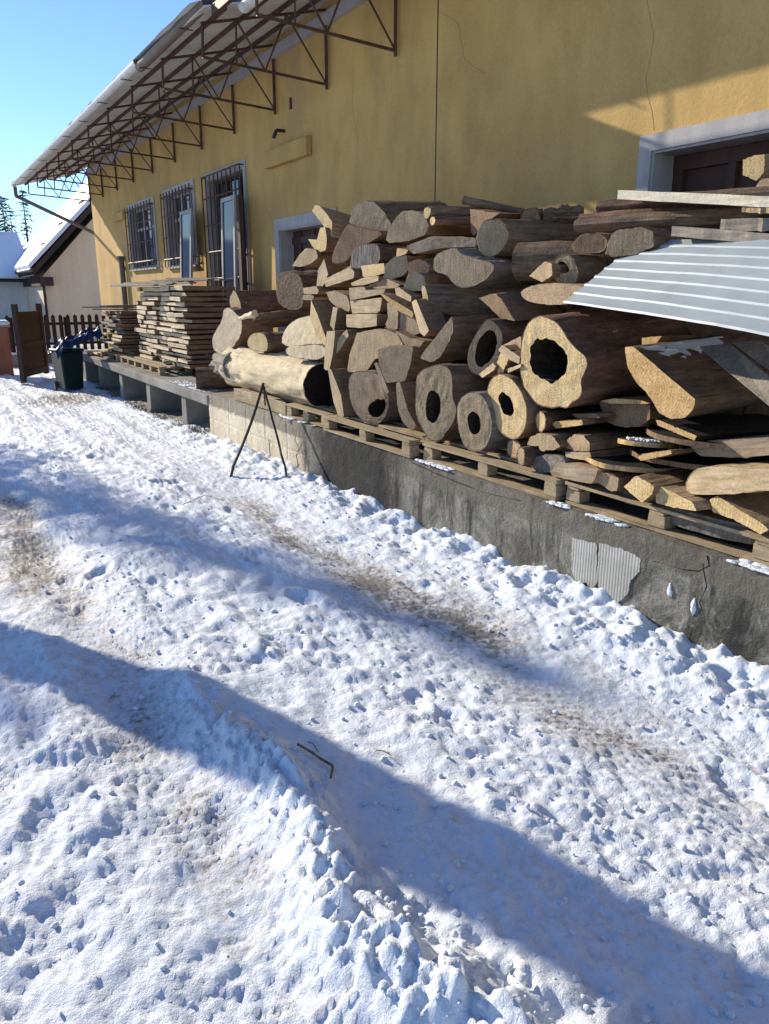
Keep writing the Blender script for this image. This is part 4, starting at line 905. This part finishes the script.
rod('log', 'dark log lying under the white plank, its frayed pale end at the left', pt(600, 208, 4.62), pt(600, 208, 4.62) + Vector((.55, -2.2, -.05)), .06, .07, n=34, bark='dark_bark', face='pale_wood', rough=.02, group=G)
rod('log', 'long brown log running under the dark one towards the doorway', pt(581, 221, 4.5), pt(581, 221, 4.5) + Vector((.35, -2.2, -.05)), .05, .06, n=34, bark='red_bark', face='brown_wood', rough=.015, group=G)
rod('log', 'lower dark log with a pale upper edge left of the grey boards', pt(577, 226, 4.35), pt(577, 226, 4.35) + Vector((.4, -1.8, -.02)), .05, .06, n=34, bark='dark_bark', face='aged_wood', rough=.012, group=G)
rod('log', 'dark low log in the shadow between the round grey-faced log and the metal sheet', pt(520, 262, 4.2), pt(560, 262, 4.3) + Vector((.3, -.6, 0)), .15, .15, n=34, bark='dark_bark', face='brown_wood', group=G)

def board(name, label, pts4, thick, mat, cat=None, down=True):
    """flat board: top face given by 4+ world points, thickened downwards"""
    mb = MB(); P_ = [Vector(p) for p in pts4]; n_ = (P_[1] - P_[0]).cross(P_[2] - P_[0]).normalized()
    if n_.z < 0: n_ = -n_
    mb.prism(P_, -n_ * thick)
    o = mb.build(name, mat, bevel=.004); return tag(o, label, cat or name.replace('_', ' '), G)
# white plank on the very top, grey boards under it
def strip(px0, py0, px1, py1, x0, x1, wdt, th, name, label, mat):
    a = pt(px0, py0, x0); b = pt(px1, py1, x1); d = (b - a).normalized(); s = Vector((0, 0, 1)).cross(d).normalized()
    if s.x < 0: s = -s
    L = (b - a).length; K = 14; vs = []
    mb = MB(); topv = []; 
    for k in range(K + 1):
        c = a + d * L * k / K; wob = noise.noise(Vector((k * .7, px0, 0))) * .015
        topv.append((c + Vector((0, 0, wob * .5)) - s * 0 + s * wob, c + s * (wdt + wob)))
    for k in range(K):
        p0, p1 = topv[k]; q0, q1 = topv[k + 1]; n0 = len(mb.v); dz = Vector((0, 0, -th))
        mb.v += [tuple(v_) for v_ in (p0, p1, q1, q0, p0 + dz, p1 + dz, q1 + dz, q0 + dz)]
        mb.f += [(n0, n0 + 1, n0 + 2, n0 + 3), (n0 + 7, n0 + 6, n0 + 5, n0 + 4), (n0, n0 + 3, n0 + 7, n0 + 4), (n0 + 1, n0 + 5, n0 + 6, n0 + 2)]
        if k == 0: mb.f.append((n0, n0 + 4, n0 + 5, n0 + 1))
        if k == K - 1: mb.f.append((n0 + 3, n0 + 2, n0 + 6, n0 + 7))
    o = mb.build(name, mat); bm = bmesh.new(); bm.from_mesh(o.data); bmesh.ops.remove_doubles(bm, verts=bm.verts, dist=.0005); bmesh.ops.recalc_face_normals(bm, faces=bm.faces); bm.to_mesh(o.data); bm.free()
    return tag(o, label, name.replace('_', ' '), G)
strip(618, 190, 790, 197, 4.42, 4.38, .30, .06, 'plank', 'long pale whitish plank lying on top of the pile below the big dark doorway', 'whitish_plank')
strip(721, 219, 800, 217, 4.25, 4.25, .22, .07, 'plank', 'short grey weathered board stacked above a longer one right of the pile top', 'old_board_y')
strip(672, 226, 800, 236, 4.22, 4.2, .30, .06, 'plank', 'longer grey weathered board with a ragged left end resting above the metal sheet', 'old_board_y')
strip(742, 207, 800, 209, 4.40, 4.36, .2, .03, 'plank', 'thin grey board edge poking out just below the long whitish plank', 'aged_wood')
strip(640, 240, 800, 252, 4.6, 4.4, .4, .05, 'plank', 'dark hidden board bearing the back of the metal sheet', 'brown_wood')
# dark planks sloping above the half beam
P0 = pt(697, 347, 3.95); 
for dx, lb in ((0, 'wide dark grey plank sloping down to the right beneath the metal sheet'), (1, 'second dark plank sloping beside the first under the metal sheet edge')):
    a = pt(697 + 34 * dx, 346 - 4 * dx, 4.0); b = pt(770 + 36 * dx, 407 - 10 * dx, 3.56); c = pt(784 + 36 * dx, 388 - 10 * dx, 3.60); d = pt(730 + 30 * dx, 343 - 3 * dx, 4.0)
    board('plank', lb, [a, b, c, d], .035, 'old_board')
# flat round slabs with bark
def flat_slab(cpx, cpy, x, rx, ry, th, label, top, edge_, crumbs=0, zrot=0, tilt=(0, 0)):
    C = pt(cpx, cpy, x); n = 40; sd = random.random() * 9
    out = [(rx * math.cos(k * 2 * math.pi / n) * (1 + .12 * noise.noise(Vector((math.cos(k * 2 * math.pi / n) * 1.5, math.sin(k * 2 * math.pi / n) * 1.5, sd)))), ry * math.sin(k * 2 * math.pi / n) * (1 + .1 * noise.noise(Vector((k * .4, sd, 0))))) for k in range(n)]
    wv = Vector((tilt[0], tilt[1], -1)).normalized(); u = Vector((1, 0, 0)); u = (u - wv * u.dot(wv)).normalized(); v = wv.cross(u)
    b_ = solid('slab', label, 'slab', C, u, v, wv, out, th, face=top, bark=edge_, rough=.008, nr=3, n=50, group=G)
    if crumbs:
        rs_ = random.Random(4); vs = []; fs = []
        for k in range(crumbs):
            an = rs_.random() * 6.28; rr = math.sqrt(rs_.random()) * .75; c = C + u * rx * rr * math.cos(an) + v * ry * rr * math.sin(an) - wv * .004; r = .003 + .009 * rs_.random(); n0 = len(vs); s_ = rs_.random() * 9
            vs += [tuple(c + q_ * r * (1 + .5 * noise.noise(q_ * 2 + Vector((s_, 0, 0))))) for q_ in iv]; fs += [tuple(i + n0 for i in f_) for f_ in ifc]
        me = bpy.data.meshes.new('snow_crumbs'); me.from_pydata(vs, [], fs); me.update()
        tag(link('snow_crumbs', me, 'snow_clean', smooth=True), 'crumbs of snow sprinkled on the round bark slab', 'snow', kind='stuff')
    return b_
flat_slab(650, 441, 3.74, .20, .165, .028, 'round bark slab with an orange rim sprinkled with crumbs of snow', 'char', 'fresh_wood', 190, tilt=(-.12, -.05))
flat_slab(638, 459, 3.80, .34, .30, .03, 'widest black bark slab with a thin orange rim lying under the crumb-sprinkled slab', 'char', 'fresh_wood', tilt=(-.05, 0))
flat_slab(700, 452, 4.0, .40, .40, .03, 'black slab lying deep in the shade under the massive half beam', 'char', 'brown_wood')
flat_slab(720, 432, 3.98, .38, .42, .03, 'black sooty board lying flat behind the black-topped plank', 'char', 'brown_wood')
flat_slab(600, 440, 4.05, .35, .3, .05, 'dark slab in the shade behind the half-moon shaped log end', 'brown_wood', 'brown_wood')
flat_slab(735, 505, 3.90, .35, .5, .10, 'bulky grey slab under the hewn beam at the right end of the pile', 'grey_wood', 'grey_bark')
flat_slab(660, 482, 3.95, .35, .55, .08, 'thick brown slab lying behind the tilted square block', 'brown_wood', 'grey_bark')
flat_slab(590, 468, 4.0, .35, .35, .06, 'broad brown slab lying behind the grey weathered plank', 'brown_wood', 'dark_bark')
# snow on the massive half beam
hb = [o for o in bpy.data.objects if o.name.startswith('half_beam')][0]
def snow_on(quad, parent_label, seed, mat='snow_clean', th=.012):
    a, b, c, d = quad; vs = []; fs = []; K, M_ = 24, 12
    for j in range(K + 1):
        for i in range(M_ + 1):
            s = j / K; t_ = i / M_; wob = noise.noise(Vector((s * 5, t_ * 3, seed))) * .05
            p_ = (a * (1 - s) + b * s) * (1 - t_) + (d * (1 - s) + c * s) * t_
            ed = min(s, 1 - s, t_, 1 - t_) * 5; p_ = p_ + (b - a) * wob * (1 if s < .9 else 0) + Vector((0, 0, -.012 + th * 2 * max(0, min(1, ed)) * (.55 + noise.noise(Vector((s * 9, t_ * 7, seed))))))
            vs.append(p_)
    for j in range(K):
        for i in range(M_): q_ = j * (M_ + 1) + i; fs.append((q_, q_ + 1, q_ + M_ + 2, q_ + M_ + 1))
    me = bpy.data.meshes.new('snow_cover'); me.from_pydata(vs, [], fs); me.update()
    return tag(link('snow_cover', me, mat, smooth=True), parent_label, 'snow', kind='stuff')
a = pt(634, 347, 3.64); b = pt(694, 399, 3.66); e_ = Vector((1, -.06, .06)).normalized()
snow_on([a + e_ * .04 + Vector((0, 0, .01)), b + e_ * .1 + Vector((0, 0, .012)), b + e_ * .42 + Vector((0, 0, .012)), a + e_ * .75 + Vector((0, 0, .012))], 'bluish shaded snow on top of the massive half beam', 4)
# fill behind: half-hidden logs that carry the pile
rs = random.Random(11); fill = []
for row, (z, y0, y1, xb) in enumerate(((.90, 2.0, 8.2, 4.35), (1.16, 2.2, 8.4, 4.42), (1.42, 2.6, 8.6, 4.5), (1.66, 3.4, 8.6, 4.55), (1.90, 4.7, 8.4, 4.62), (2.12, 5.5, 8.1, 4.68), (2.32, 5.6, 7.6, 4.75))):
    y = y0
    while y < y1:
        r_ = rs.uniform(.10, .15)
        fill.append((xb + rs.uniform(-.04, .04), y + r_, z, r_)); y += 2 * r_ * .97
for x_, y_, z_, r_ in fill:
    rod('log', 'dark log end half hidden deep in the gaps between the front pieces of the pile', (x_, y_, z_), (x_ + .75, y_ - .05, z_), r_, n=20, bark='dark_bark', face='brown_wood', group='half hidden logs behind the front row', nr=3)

# ---- corrugated sheet
A = pt(563, 303, 3.58); Cc = pt(641, 240, 4.50); ridge = Vector((-.245, -.967, -.075)).normalized()
across = (Cc - A); across -= ridge * across.dot(ridge); wid = across.length; across.normalize(); nrm = ridge.cross(across).normalized()
if nrm.z < 0: nrm = -nrm
prof = []; nrg = 8; pitch = wid / nrg
for k in range(nrg):
    u0 = k * pitch; prof += [(u0, .0), (u0 + pitch * .09, .007), (u0 + pitch * .22, .007), (u0 + pitch * .31, 0), (u0 + pitch * .72, 0.0)]
prof.append((wid, .0))
vs = []; fs = []; Ln = 2.5; KL = 40; off0 = (Cc - A).dot(ridge)
for j in range(KL + 1):
    for (u_, h_) in prof:
        s = j / KL; o_s = off0 * u_ / wid
        p_ = A + across * u_ + ridge * (o_s + (Ln - o_s * 0) * s) + nrm * (h_ + .02 * math.sin(s * 3.1) + .005 * noise.noise(Vector((s * 6, u_ * 4, 3))) + .0012 * noise.noise(Vector((s * 22, u_ * 14, 8))))
        vs.append(p_)
M_ = len(prof)
for j in range(KL):
    for i in range(M_ - 1): q_ = j * M_ + i; fs.append((q_, q_ + 1, q_ + M_ + 1, q_ + M_))
me = bpy.data.meshes.new('metal_sheet'); me.from_pydata([v_ - A for v_ in vs], [], fs); me.update()
o = link('metal_sheet', me, 'zinc_sheet', loc=A); tag(o, 'ribbed grey-blue metal sheet lying sloped over the right part of the timber pile', 'metal sheet')
md = o.modifiers.new('thick', 'SOLIDIFY'); md.thickness = .002
# bits by the doorway
piece('wood_block', 'splintered block with a bright sunlit face lying high in the dark doorway', [(743,160),(752,156),(765,154),(764,172),(757,181),(750,178),(743,175)], 5.2, .12, smooth_out=0, face='pale_wood', bark='aged_wood', group=G)
piece('slab', 'grey rounded slab top leaning against the block in the dark doorway', [(752,196),(757,184),(762,179),(775,178),(790,186),(790,197)], 5.0, .06, smooth_out=0, face='aged_wood', bark='aged_wood', group=G)

# ================================================================== LUMBER STACKS on the far slab
def course_label(n, tot): 
    words = ['bottom', 'second', 'third', 'fourth', 'fifth', 'sixth', 'seventh', 'eighth', 'ninth', 'tenth', 'eleventh', 'twelfth', 'thirteenth', 'fourteenth', 'fifteenth', 'sixteenth']
    return words[n] + ' course from the pallet' if n else 'bottom course on the pallet'
rs = random.Random(21)
z = .70; Yc = 12.75
for c in range(16):
    th = rs.uniform(.058, .072); grow = .35 * math.sin(c / 15 * 2.6) ** 2
    y0 = Yc - .0 + rs.uniform(-.04, .05) - (.12 if 5 < c < 11 else 0); y1 = 16.0 + rs.uniform(-.25, .15) - (.2 if c > 8 else 0)
    y = y0
    while y < y1 - .1:
        wd = rs.uniform(.5, 1.1); ye = min(y + wd, y1); xf = 3.90 + rs.uniform(-.04, .05)
        xf += rs.choice((0, 0, -.06, .05)); mb = MB().box(xf, 4.75 + rs.uniform(-.04, .04), y + .006, ye - .004, z, z + th, .012)
        o = mb.build('sawn_board', ['lumber_wood', 'lumber_end'], bevel=.006)
        for f_ in o.data.polygons:
            if f_.normal.x < -.7: f_.material_index = 1
        tag(o, 'pale rough board end in the %s of the tall lumber stack' % course_label(c, 13), 'board', 'sawn boards of the tall lumber stack'); y = ye
    z += th
    if c < 15:
        for q_ in range(3):
            yq = Yc + .2 + 1.15 * q_; tag(MB().box(3.92, 4.7, yq, yq + .03, z + .0005, z + .0195).build('sticker', 'lumber_wood'), 'thin spacer stick above the %s of the tall lumber stack' % course_label(c, 13), 'stick', 'spacer sticks in the tall lumber stack')
    z += .02
ztop = z
for k in range(13):
    zk = ztop + .0 + .026 * (k // 3); y0 = 13.1 + rs.uniform(-.3, 1.2); y1 = 16.0 + rs.uniform(-.8, 1.5); x_ = 3.72 + .075 * k + rs.uniform(-.03, .03)
    mb = MB(); mb.prism([(x_, y0, zk), (x_ + .12, y0, zk), (x_ + .12 + rs.uniform(-.1, .1), y1, zk + rs.uniform(0, .05)), (x_ + rs.uniform(-.1, .05), y1, zk + rs.uniform(0, .05))], (0, 0, .024))
    tag(mb.build('board', 'old_board'), 'loose thin dark board lying crosswise on top of the tall lumber stack', 'board', 'loose boards on top of the tall lumber stack')
# shorter untidy stack
z = .70
for c in range(14):
    th = rs.uniform(.03, .07)
    for q_ in range(2):
        y0 = 16.6 + .9 * q_ + rs.uniform(-.15, .1); y1 = y0 + rs.uniform(.7, 1.0); xf = 3.75 + rs.uniform(-.25, .25) + .01 * c
        o = MB().box(xf, 4.7, y0, y1, z, z + th, .012).build('sawn_board', ['lumber_wood', 'old_board' if c > 5 else 'lumber_end'], bevel=.006)
        for f_ in o.data.polygons:
            if f_.normal.x < -.7: f_.material_index = 1
        tag(o, 'uneven board in the %s of the shorter dark lumber stack' % course_label(c, 11), 'board', 'sawn boards of the shorter lumber stack')
    z += th + .012
for k, (p_, q_) in enumerate((((3.45, 17.6), (4.5, 16.6)), ((3.35, 18.2), (4.5, 17.3)), ((3.5, 17.0), (4.6, 17.9)))):
    a = Vector((p_[0], p_[1], z + .02 + .035 * k)); b = Vector((q_[0], q_[1], z + .02 + .035 * k)); d = (b - a).normalized(); s = Vector((-d.y, d.x, 0)) * .09
    tag(MB().prism([a - s, b - s, b + s, a + s], (0, 0, .028)).build('board', 'old_board'), ['dark board jutting out left from the top of the shorter lumber stack', 'longest dark board jutting out left over the blue tarp', 'dark top board lying crosswise on the shorter lumber stack'][k], 'board')
for k, (x_, y_, l_) in enumerate(((3.5, 19.0, .5), (3.55, 18.6, .6), (3.6, 18.35, .5), (3.5, 19.3, .35))):
    tag(MB().box(x_, x_ + .5, y_ - l_ / 2, y_ + l_ / 2, .549 + .045 * (k % 2), .59 + .045 * (k % 2), .01).build('offcut', 'lumber_end' if k % 2 else 'lumber_wood', bevel=.004), ['nearly square offcut lying flat near the far end of the slab', 'pale flat offcut resting on another beside the shorter stack', 'brown flat offcut against the foot of the shorter lumber stack', 'smallest pale offcut at the very far end of the slab'][k], 'offcut')
# ================================================================== YARD THINGS
# bin with a blue tarp
bx = at(62, 385, Z=-.05); bx = Vector((2.88, 18.1, -.13))
bn = empty('wheelie_bin', bx, 'dark green wheeled bin under a crumpled blue tarp at the far end of the slab', 'bin', rz=R(12))
def frustum(w0, d0, w1, d1, z0, z1, mb, o=(0, 0)):
    vs = [(o[0] + sx_ * w_ / 2, o[1] + sy_ * d_ / 2, z_) for z_, w_, d_ in ((z0, w0, d0), (z1, w1, d1)) for sx_, sy_ in ((-1, -1), (1, -1), (1, 1), (-1, 1))]
    vs = [bx + rot_z(Vector(v_), R(12)) for v_ in vs]
    return mb.add(vs, [(0, 3, 2, 1), (4, 5, 6, 7), (0, 1, 5, 4), (1, 2, 6, 5), (2, 3, 7, 6), (3, 0, 4, 7)])
frustum(.40, .48, .50, .58, .04, .84, MB()).build('body', 'bin_plastic', bn, bevel=.025)
frustum(.54, .62, .52, .60, .845, .90, MB()).build('lid', 'bin_plastic', bn, bevel=.015)
frustum(.54, .05, .54, .05, .76, .80, MB(), (0, .33)).build('handle', 'bin_plastic', bn, bevel=.01)
for s in (-1, 1):
    c = bx + rot_z(Vector((s * .22, .26, .09)), R(12)); MB().bar(c - Vector((.025, 0, 0)), c + Vector((.025, 0, 0)), .10, 14).build('wheel', 'iron', bn)
vs = []; fs = []; n_ = 30
for j in range(n_ + 1):
    for i in range(n_ + 1):
        u_ = i / n_ - .5; v_ = j / n_ - .5; x_ = bx.x + .22 + u_ * .95; y_ = bx.y - .05 + v_ * .75
        z_ = bx.z + 1.0 + .30 * (u_ + .5) - .5 * max(0, abs(v_) - .33) * 4 * .4 - .35 * max(0, -u_ - .34) * 2.5 + .11 * noise.noise(Vector((u_ * 5, v_ * 5, 1))) + .06 * noise.noise(Vector((u_ * 14, v_ * 14, 2)))
        vs.append((x_, y_, z_))
for j in range(n_):
    for i in range(n_): a = j * (n_ + 1) + i; fs.append((a, a + 1, a + n_ + 2, a + n_ + 1))
me = bpy.data.meshes.new('tarp'); me.from_pydata(vs, [], fs); me.update(); o = link('tarp', me, 'blue_tarp', smooth=True); tag(o, 'crumpled blue tarp thrown over the bin and the end of the slab', 'tarp')
md = o.modifiers.new('thick', 'SOLIDIFY'); md.thickness = .006

# open gate leaf
g0 = Vector((2.15, 19.9, -.1)); g1 = Vector((2.85, 21.2, -.1)); gd = (g1 - g0); gl = gd.length; gd.normalize(); gs = Vector((-gd.y, gd.x, 0)) * .02
gt = empty('gate', g0, 'open brown wooden gate leaf standing on the snow before the picket fence', 'gate')
def gbox(a, b, z0, z1, th=.025):
    p_ = g0 + gd * a; q_ = g0 + gd * b; s = Vector((-gd.y, gd.x, 0)) * th
    return MB().prism([p_ - s + Vector((0, 0, z0)), q_ - s + Vector((0, 0, z0)), q_ + s + Vector((0, 0, z0)), p_ + s + Vector((0, 0, z0))], (0, 0, z1 - z0))
for k in range(10): gbox(gl * k / 10 + .006, gl * (k + 1) / 10 - .006, .12, 1.58, .012).build('board', 'gate_wood', gt)
for (a, b, c, d) in ((-.05, .08, .0, 1.78), (gl - .08, gl + .05, .08, 1.78)): gbox(a, b, c, d, .05).build('post', 'gate_wood', gt)
for z_ in (.15, .80, 1.5): gbox(.08, gl - .08, z_, z_ + .11, .035).build('rail', 'gate_wood', gt)
# picket fence
YFn = 25.0
fn = empty('picket_fence', (5, YFn, 0), 'dark brown picket fence on a low snow-topped base before the pink gable house', 'fence')
x_ = 2.42
while x_ < 6.3:
    MB().prism([(x_, YFn, .28), (x_ + .11, YFn, .28), (x_ + .11, YFn, 1.27), (x_ + .055, YFn, 1.33), (x_, YFn, 1.27)], (0, .025, 0)).build('picket', 'far_wood', fn); x_ += .205
for z_ in (.45, 1.02): MB().box(2.4, 6.3, YFn + .027, YFn + .07, z_, z_ + .08).build('rail', 'far_wood', fn)
for xx in (2.5, 4.0, 5.5): MB().box(xx, xx + .12, YFn + .072, YFn + .19, -.3, 1.25).build('post', 'far_wood', fn)
MB().box(2.4, 6.3, YFn + .0, YFn + .24, -.4, .2).build('base', 'concrete', fn)
MB().box(2.38, 6.3, YFn - .03, YFn + .27, .202, .27, .012).build('snow_cap', 'snow_clean', fn, bevel=.02)
pl = empty('gate_pillar', (1.87, 22.6, 0), 'short red brick pillar with a snow cap at the left beside the gate', 'pillar')
MB().box(1.5, 2.22, 22.4, 22.95, -.4, 1.08).build('shaft', 'brick_red', pl, bevel=.01)
MB().box(1.45, 2.27, 22.35, 23.0, 1.082, 1.12, .01).build('cap', 'concrete', pl, bevel=.01)
MB().box(1.45, 2.27, 22.35, 23.0, 1.122, 1.25, .01).build('snow_cap', 'snow_clean', pl, bevel=.04)

# pink gable house
ph = empty('gable_house', (8, 38, 0), 'pinkish gable house with a steep snowy roof and dark overhang behind the fence', 'house')
ex, ez = 4.95, 2.95; sl_ = 1.02; rx_ = 10.6; rz_ = ez + (rx_ - ex) * sl_
MB().prism([(5.35, 38, -.5), (16.0, 38, -.5), (16.0, 38, 2.6), (rx_, 38, rz_ - .55), (5.35, 38, 2.6)], (0, 9, 0)).build('wall', 'pink_plaster', ph)
MB().prism([(ex, 37.35, ez - .28), (rx_, 37.35, rz_ - .28), (16.3, 37.35, ez - .28), (16.3, 37.35, ez), (rx_, 37.35, rz_), (ex, 37.35, ez)], (0, 10.3, 0)).build('roof', 'far_wood', ph)
MB().box(5.2, 5.75, 37.5, 47, 2.25, 2.62).build('soffit', 'far_wood', ph)
mb = MB().prism([(ex - .12, 37.28, ez + .005), (rx_, 37.28, rz_ + .01), (rx_, 37.28, rz_ + .26), (ex - .16, 37.28, ez + .18)], (0, 10.4, 0)); mb.build('snow_cover', 'snow_clean', ph, bevel=.03)
rs = random.Random(8)
for k in range(5):
    x_ = ex + .7 + .9 * k; y_ = 38.3 + .5 * (k % 2)
    MB().box(x_, x_ + .06, y_, y_ + .9, ez + (x_ - ex) * sl_ + .2, ez + (x_ - ex) * sl_ + .42).build('snow_guard', 'far_wood', ph)
mb = MB().bar((ex - .05, 37.4, ez - .05), (ex - .05, 47, ez - .05), .09, 10); mb.build('gutter', 'pipe_metal', ph)
mb = MB(); q0 = Vector((ex + .0, 37.45, ez - .1)); q1 = Vector((ex + .42, 37.8, ez - .75)); mb.bar(q0, q1, .06, 8); mb.bar(q1, (q1.x, q1.y, -.3), .06, 8); mb.build('downpipe', 'far_wood', ph)
# cream house with the shaded roof
ch = empty('cream_house', (0, 44, 0), 'cream house with a wide shaded bluish snow roof at the left edge', 'house')
MB().box(-8, 5.34, 43.2, 50, -.5, 2.7).build('wall', 'cream_plaster', ch)
MB().prism([(5.6, 42.6, 2.55), (5.6, 46.8, 4.75), (5.6, 51, 2.55)], (-14.5, 0, 0)).build('roof', 'far_wood', ch)
MB().prism([(5.65, 42.5, 2.60), (5.65, 46.8, 4.82), (5.65, 46.8, 5.05), (5.65, 42.45, 2.80)], (-14.6, 0, 0)).build('snow_cover', 'snow_clean', ch, bevel=.03)
MB().box(-8.6, 5.5, 42.38, 42.5, 2.46, 2.58).build('gutter', 'far_wood', ch)

# ================================================================== TREES
def spruce(x, y, zb, H, Rm, label, dens=1.0, seed=1, needle=.16, gap=0.):
    rs = random.Random(seed); t = empty('spruce', (x, y, zb), label, 'tree', 'spruce trees around the yard')
    tk = MB().bar((x, y, zb), (x, y, zb + H), H * .017, 8, .01); tv, tf = [], []
    z = .08 * H; br = MB()
    while z < H * .985:
        f = 1 - z / H; rl = Rm * (f ** .85) * rs.uniform(.75, 1.1); nb = max(4, int(7 * dens))
        for k in range(nb):
            if rs.random() < gap: continue
            an = rs.random() * 6.28; l = rl * rs.uniform(.6, 1.05); d = Vector((math.cos(an), math.sin(an), -.12 - .25 * f)); p_ = Vector((x, y, zb + z)); br.bar(p_, p_ + d * l, .012 + .006 * H * .1, 4, .004)
            m_ = max(4, int(l / needle * 4.0 * dens))
            for q in range(m_):
                s = (q + rs.random()) / m_; c = p_ + d * l * s + Vector((rs.gauss(0, .05), rs.gauss(0, .05), rs.gauss(-.02, .04))) * (1 + l * .5)
                a1 = an + rs.choice((-1, 1)) * rs.uniform(.3, 1.2); e = Vector((math.cos(a1), math.sin(a1), rs.uniform(-.5, .15))) * needle * rs.uniform(.7, 1.5) * (1.25 - .5 * s); sd = e.cross(Vector((rs.random() - .5, rs.random() - .5, 1))).normalized() * needle * .22
                n0 = len(tv); tv += [c - sd, c + sd, c + e + sd * .3, c + e - sd * .3]; tf.append((n0, n0 + 1, n0 + 2, n0 + 3))
        z += H * .022 / max(.5, dens)
    tk.add(br.v, br.f).build('trunk', 'dark_bark', t)
    mb = MB().add(tv, tf); mb.build('crown', 'needles', t)
    return t
spruce(7.85, 60, 0, 8.9, 1.5, 'sparse thin spruce behind the cream house, right one of the skyline spruces', .8, 2, .30, .35)
spruce(6.55, 60, 0, 8.2, 1.6, 'spruce cut by the left picture edge behind the cream house', .9, 3, .30, .25)
spruce(7.3, 63, 0, 8.0, 1.3, 'middle thin spruce between its neighbours behind the cream house', .8, 4, .30, .3)
# trees beside the yard that throw the long shadows across the snow
spruce(-3.3, 21.0, -.1, 7.9, 3.1, 'dense spruce beside the yard left of the picture', 1.0, 5, .16)
spruce(-6.6, 24.5, -.1, 9.0, 2.6, 'taller dense spruce beside the yard further left', .9, 6, .20)
# broad tree trunk just outside the left edge
t = empty('lime_tree', (-.97, 9.0, 0), 'stout bare lime tree just left of the trodden yard', 'tree')
mb = MB(); seg = 14; prev = None; K = 24; vs = []; fs = []
seg = 40
for j in range(seg + 1):
    z_ = -.2 + 7.2 * j / seg; r_ = .27 + .22 * math.exp(-max(z_, 0) * 2.2) - .012 * z_
    for k in range(K):
        an = k * 2 * math.pi / K; rr = r_ * (1 + .10 * noise.noise(Vector((math.cos(an) * 1.6, math.sin(an) * 1.6, z_ * .8)))); sb = max(0, min(1, (2.5 - z_) / 1.2)); vs.append((-.97 - .75 * sb * sb * (3 - 2 * sb) + .02 * math.sin(z_) + rr * math.cos(an), 9.0 + rr * math.sin(an), z_))
for j in range(seg):
    for k in range(K): fs.append((j * K + k, j * K + (k + 1) % K, (j + 1) * K + (k + 1) % K, (j + 1) * K + k))
mb.add(vs, fs); mb.build('trunk', 'dark_bark', t, smooth=True)
rs = random.Random(9); mb = MB()
def limb(p_, d, l, r, dep):
    q_ = p_ + d * l; mb.bar(p_, q_, r, 6, r * .65)
    if dep == 0: return
    for k in range(3):
        nd = (d + Vector((rs.gauss(0, .5), rs.gauss(0, .5), rs.gauss(.15, .3)))).normalized(); limb(p_ + d * l * rs.uniform(.6, 1), nd, l * rs.uniform(.6, .8), r * .6, dep - 1)
for k in range(7): an = k * .9; limb(Vector((-.97, 9.0, 5.6 + .2 * k)), Vector((math.cos(an) * .8, math.sin(an) * .8, .7)).normalized(), 1.6, .08, 4)
mb.build('limb', 'dark_bark', t)

# ================================================================== SMALL THINGS
ft1 = at(228, 478, Z=.0); ft2 = at(288, 479, Z=.05); tp_ = at(263.5, 386, X=3.30)
t = empty('trestle', (2.9, 7.8, 0), 'thin dark iron A-shaped stand in the snow before the pale dock wall', 'stand')
mb = MB(); prev = ft1 + Vector((0, 0, -.1))
for k in range(1, 9):
    s = k / 8; c = ft1.lerp(tp_ + Vector((0, 0, .03)), s) + Vector((.03 * math.sin(s * 3.14), 0, 0)); mb.bar(prev, c, .016, 8); prev = c
mb.build('leg', 'iron', t)
mb = MB(); prev = ft2 + Vector((0, 0, -.1)); rs = random.Random(2)
for k in range(1, 9):
    s = k / 8; c = ft2.lerp(tp_, s) + Vector((rs.uniform(-.008, .008), rs.uniform(-.008, .008), 0)); mb.bar(prev, c, .012, 8); prev = c
mb.build('leg', 'iron', t)
MB().bar(tp_, tp_ + Vector((.02, .02, -.22)), .010, 6).build('hook', 'iron', t)
def twig(pxs, r, label):
    mb = MB(); P_ = [at(a, b, Z=0) for a, b in pxs]
    P_ = [Vector((p_.x, p_.y, gz(p_.x, p_.y) + r * .8 + .012)) for p_ in P_]
    for a, b in zip(P_, P_[1:]): mb.bar(a, b, r, 7, r * .85)
    return tag(mb.build('twig', 'board_wood', smooth=False), label, 'twig')
twig([(298, 757), (312, 763), (320, 769), (332, 774), (333, 776), (331, 791)], .006, 'bent brown twig lying in the blue tree shadow in the foreground')
twig([(308, 748), (314, 750), (318, 757)], .0025, 'tiny thin twig just above the bent brown twig')
twig([(376, 753), (383, 753), (392, 758)], .0025, 'little brown twig lying in the sun right of the bent twig')
twig([(183, 505), (205, 496), (222, 500)], .003, 'thin dark twig on the snow left of the dirty wheel track')
# weeds and moss under the slab
vs = []; fs = []; rs = random.Random(6)
gp = [(3.34 + abs(rs.gauss(0, .12)), rs.uniform(10.6, 18.6)) for k in range(1400)]
gp = [p_ for p_ in gp if noise.noise(Vector((p_[1] * 1.5, 0, 0))) > -.05]
GHt, _ = snow_fields(np.array([[p_[0] for p_ in gp]]), np.array([[p_[1] for p_ in gp]]))
for (x, y), z in zip(gp, GHt[0]):
    h = rs.uniform(.02, .09); a = rs.random() * 6.28
    d = Vector((math.cos(a), math.sin(a), 0)) * .006; n0 = len(vs); vs += [Vector((x, y, z)) - d, Vector((x, y, z)) + d, Vector((x + rs.gauss(0, .03), y + rs.gauss(0, .03), z + h))]; fs.append((n0, n0 + 1, n0 + 2))
me = bpy.data.meshes.new('grass'); me.from_pydata(vs, [], fs); me.update(); tag(link('grass', me, 'dry_grass'), 'dry grass and weeds along the foot of the far slab', 'grass', kind='stuff')
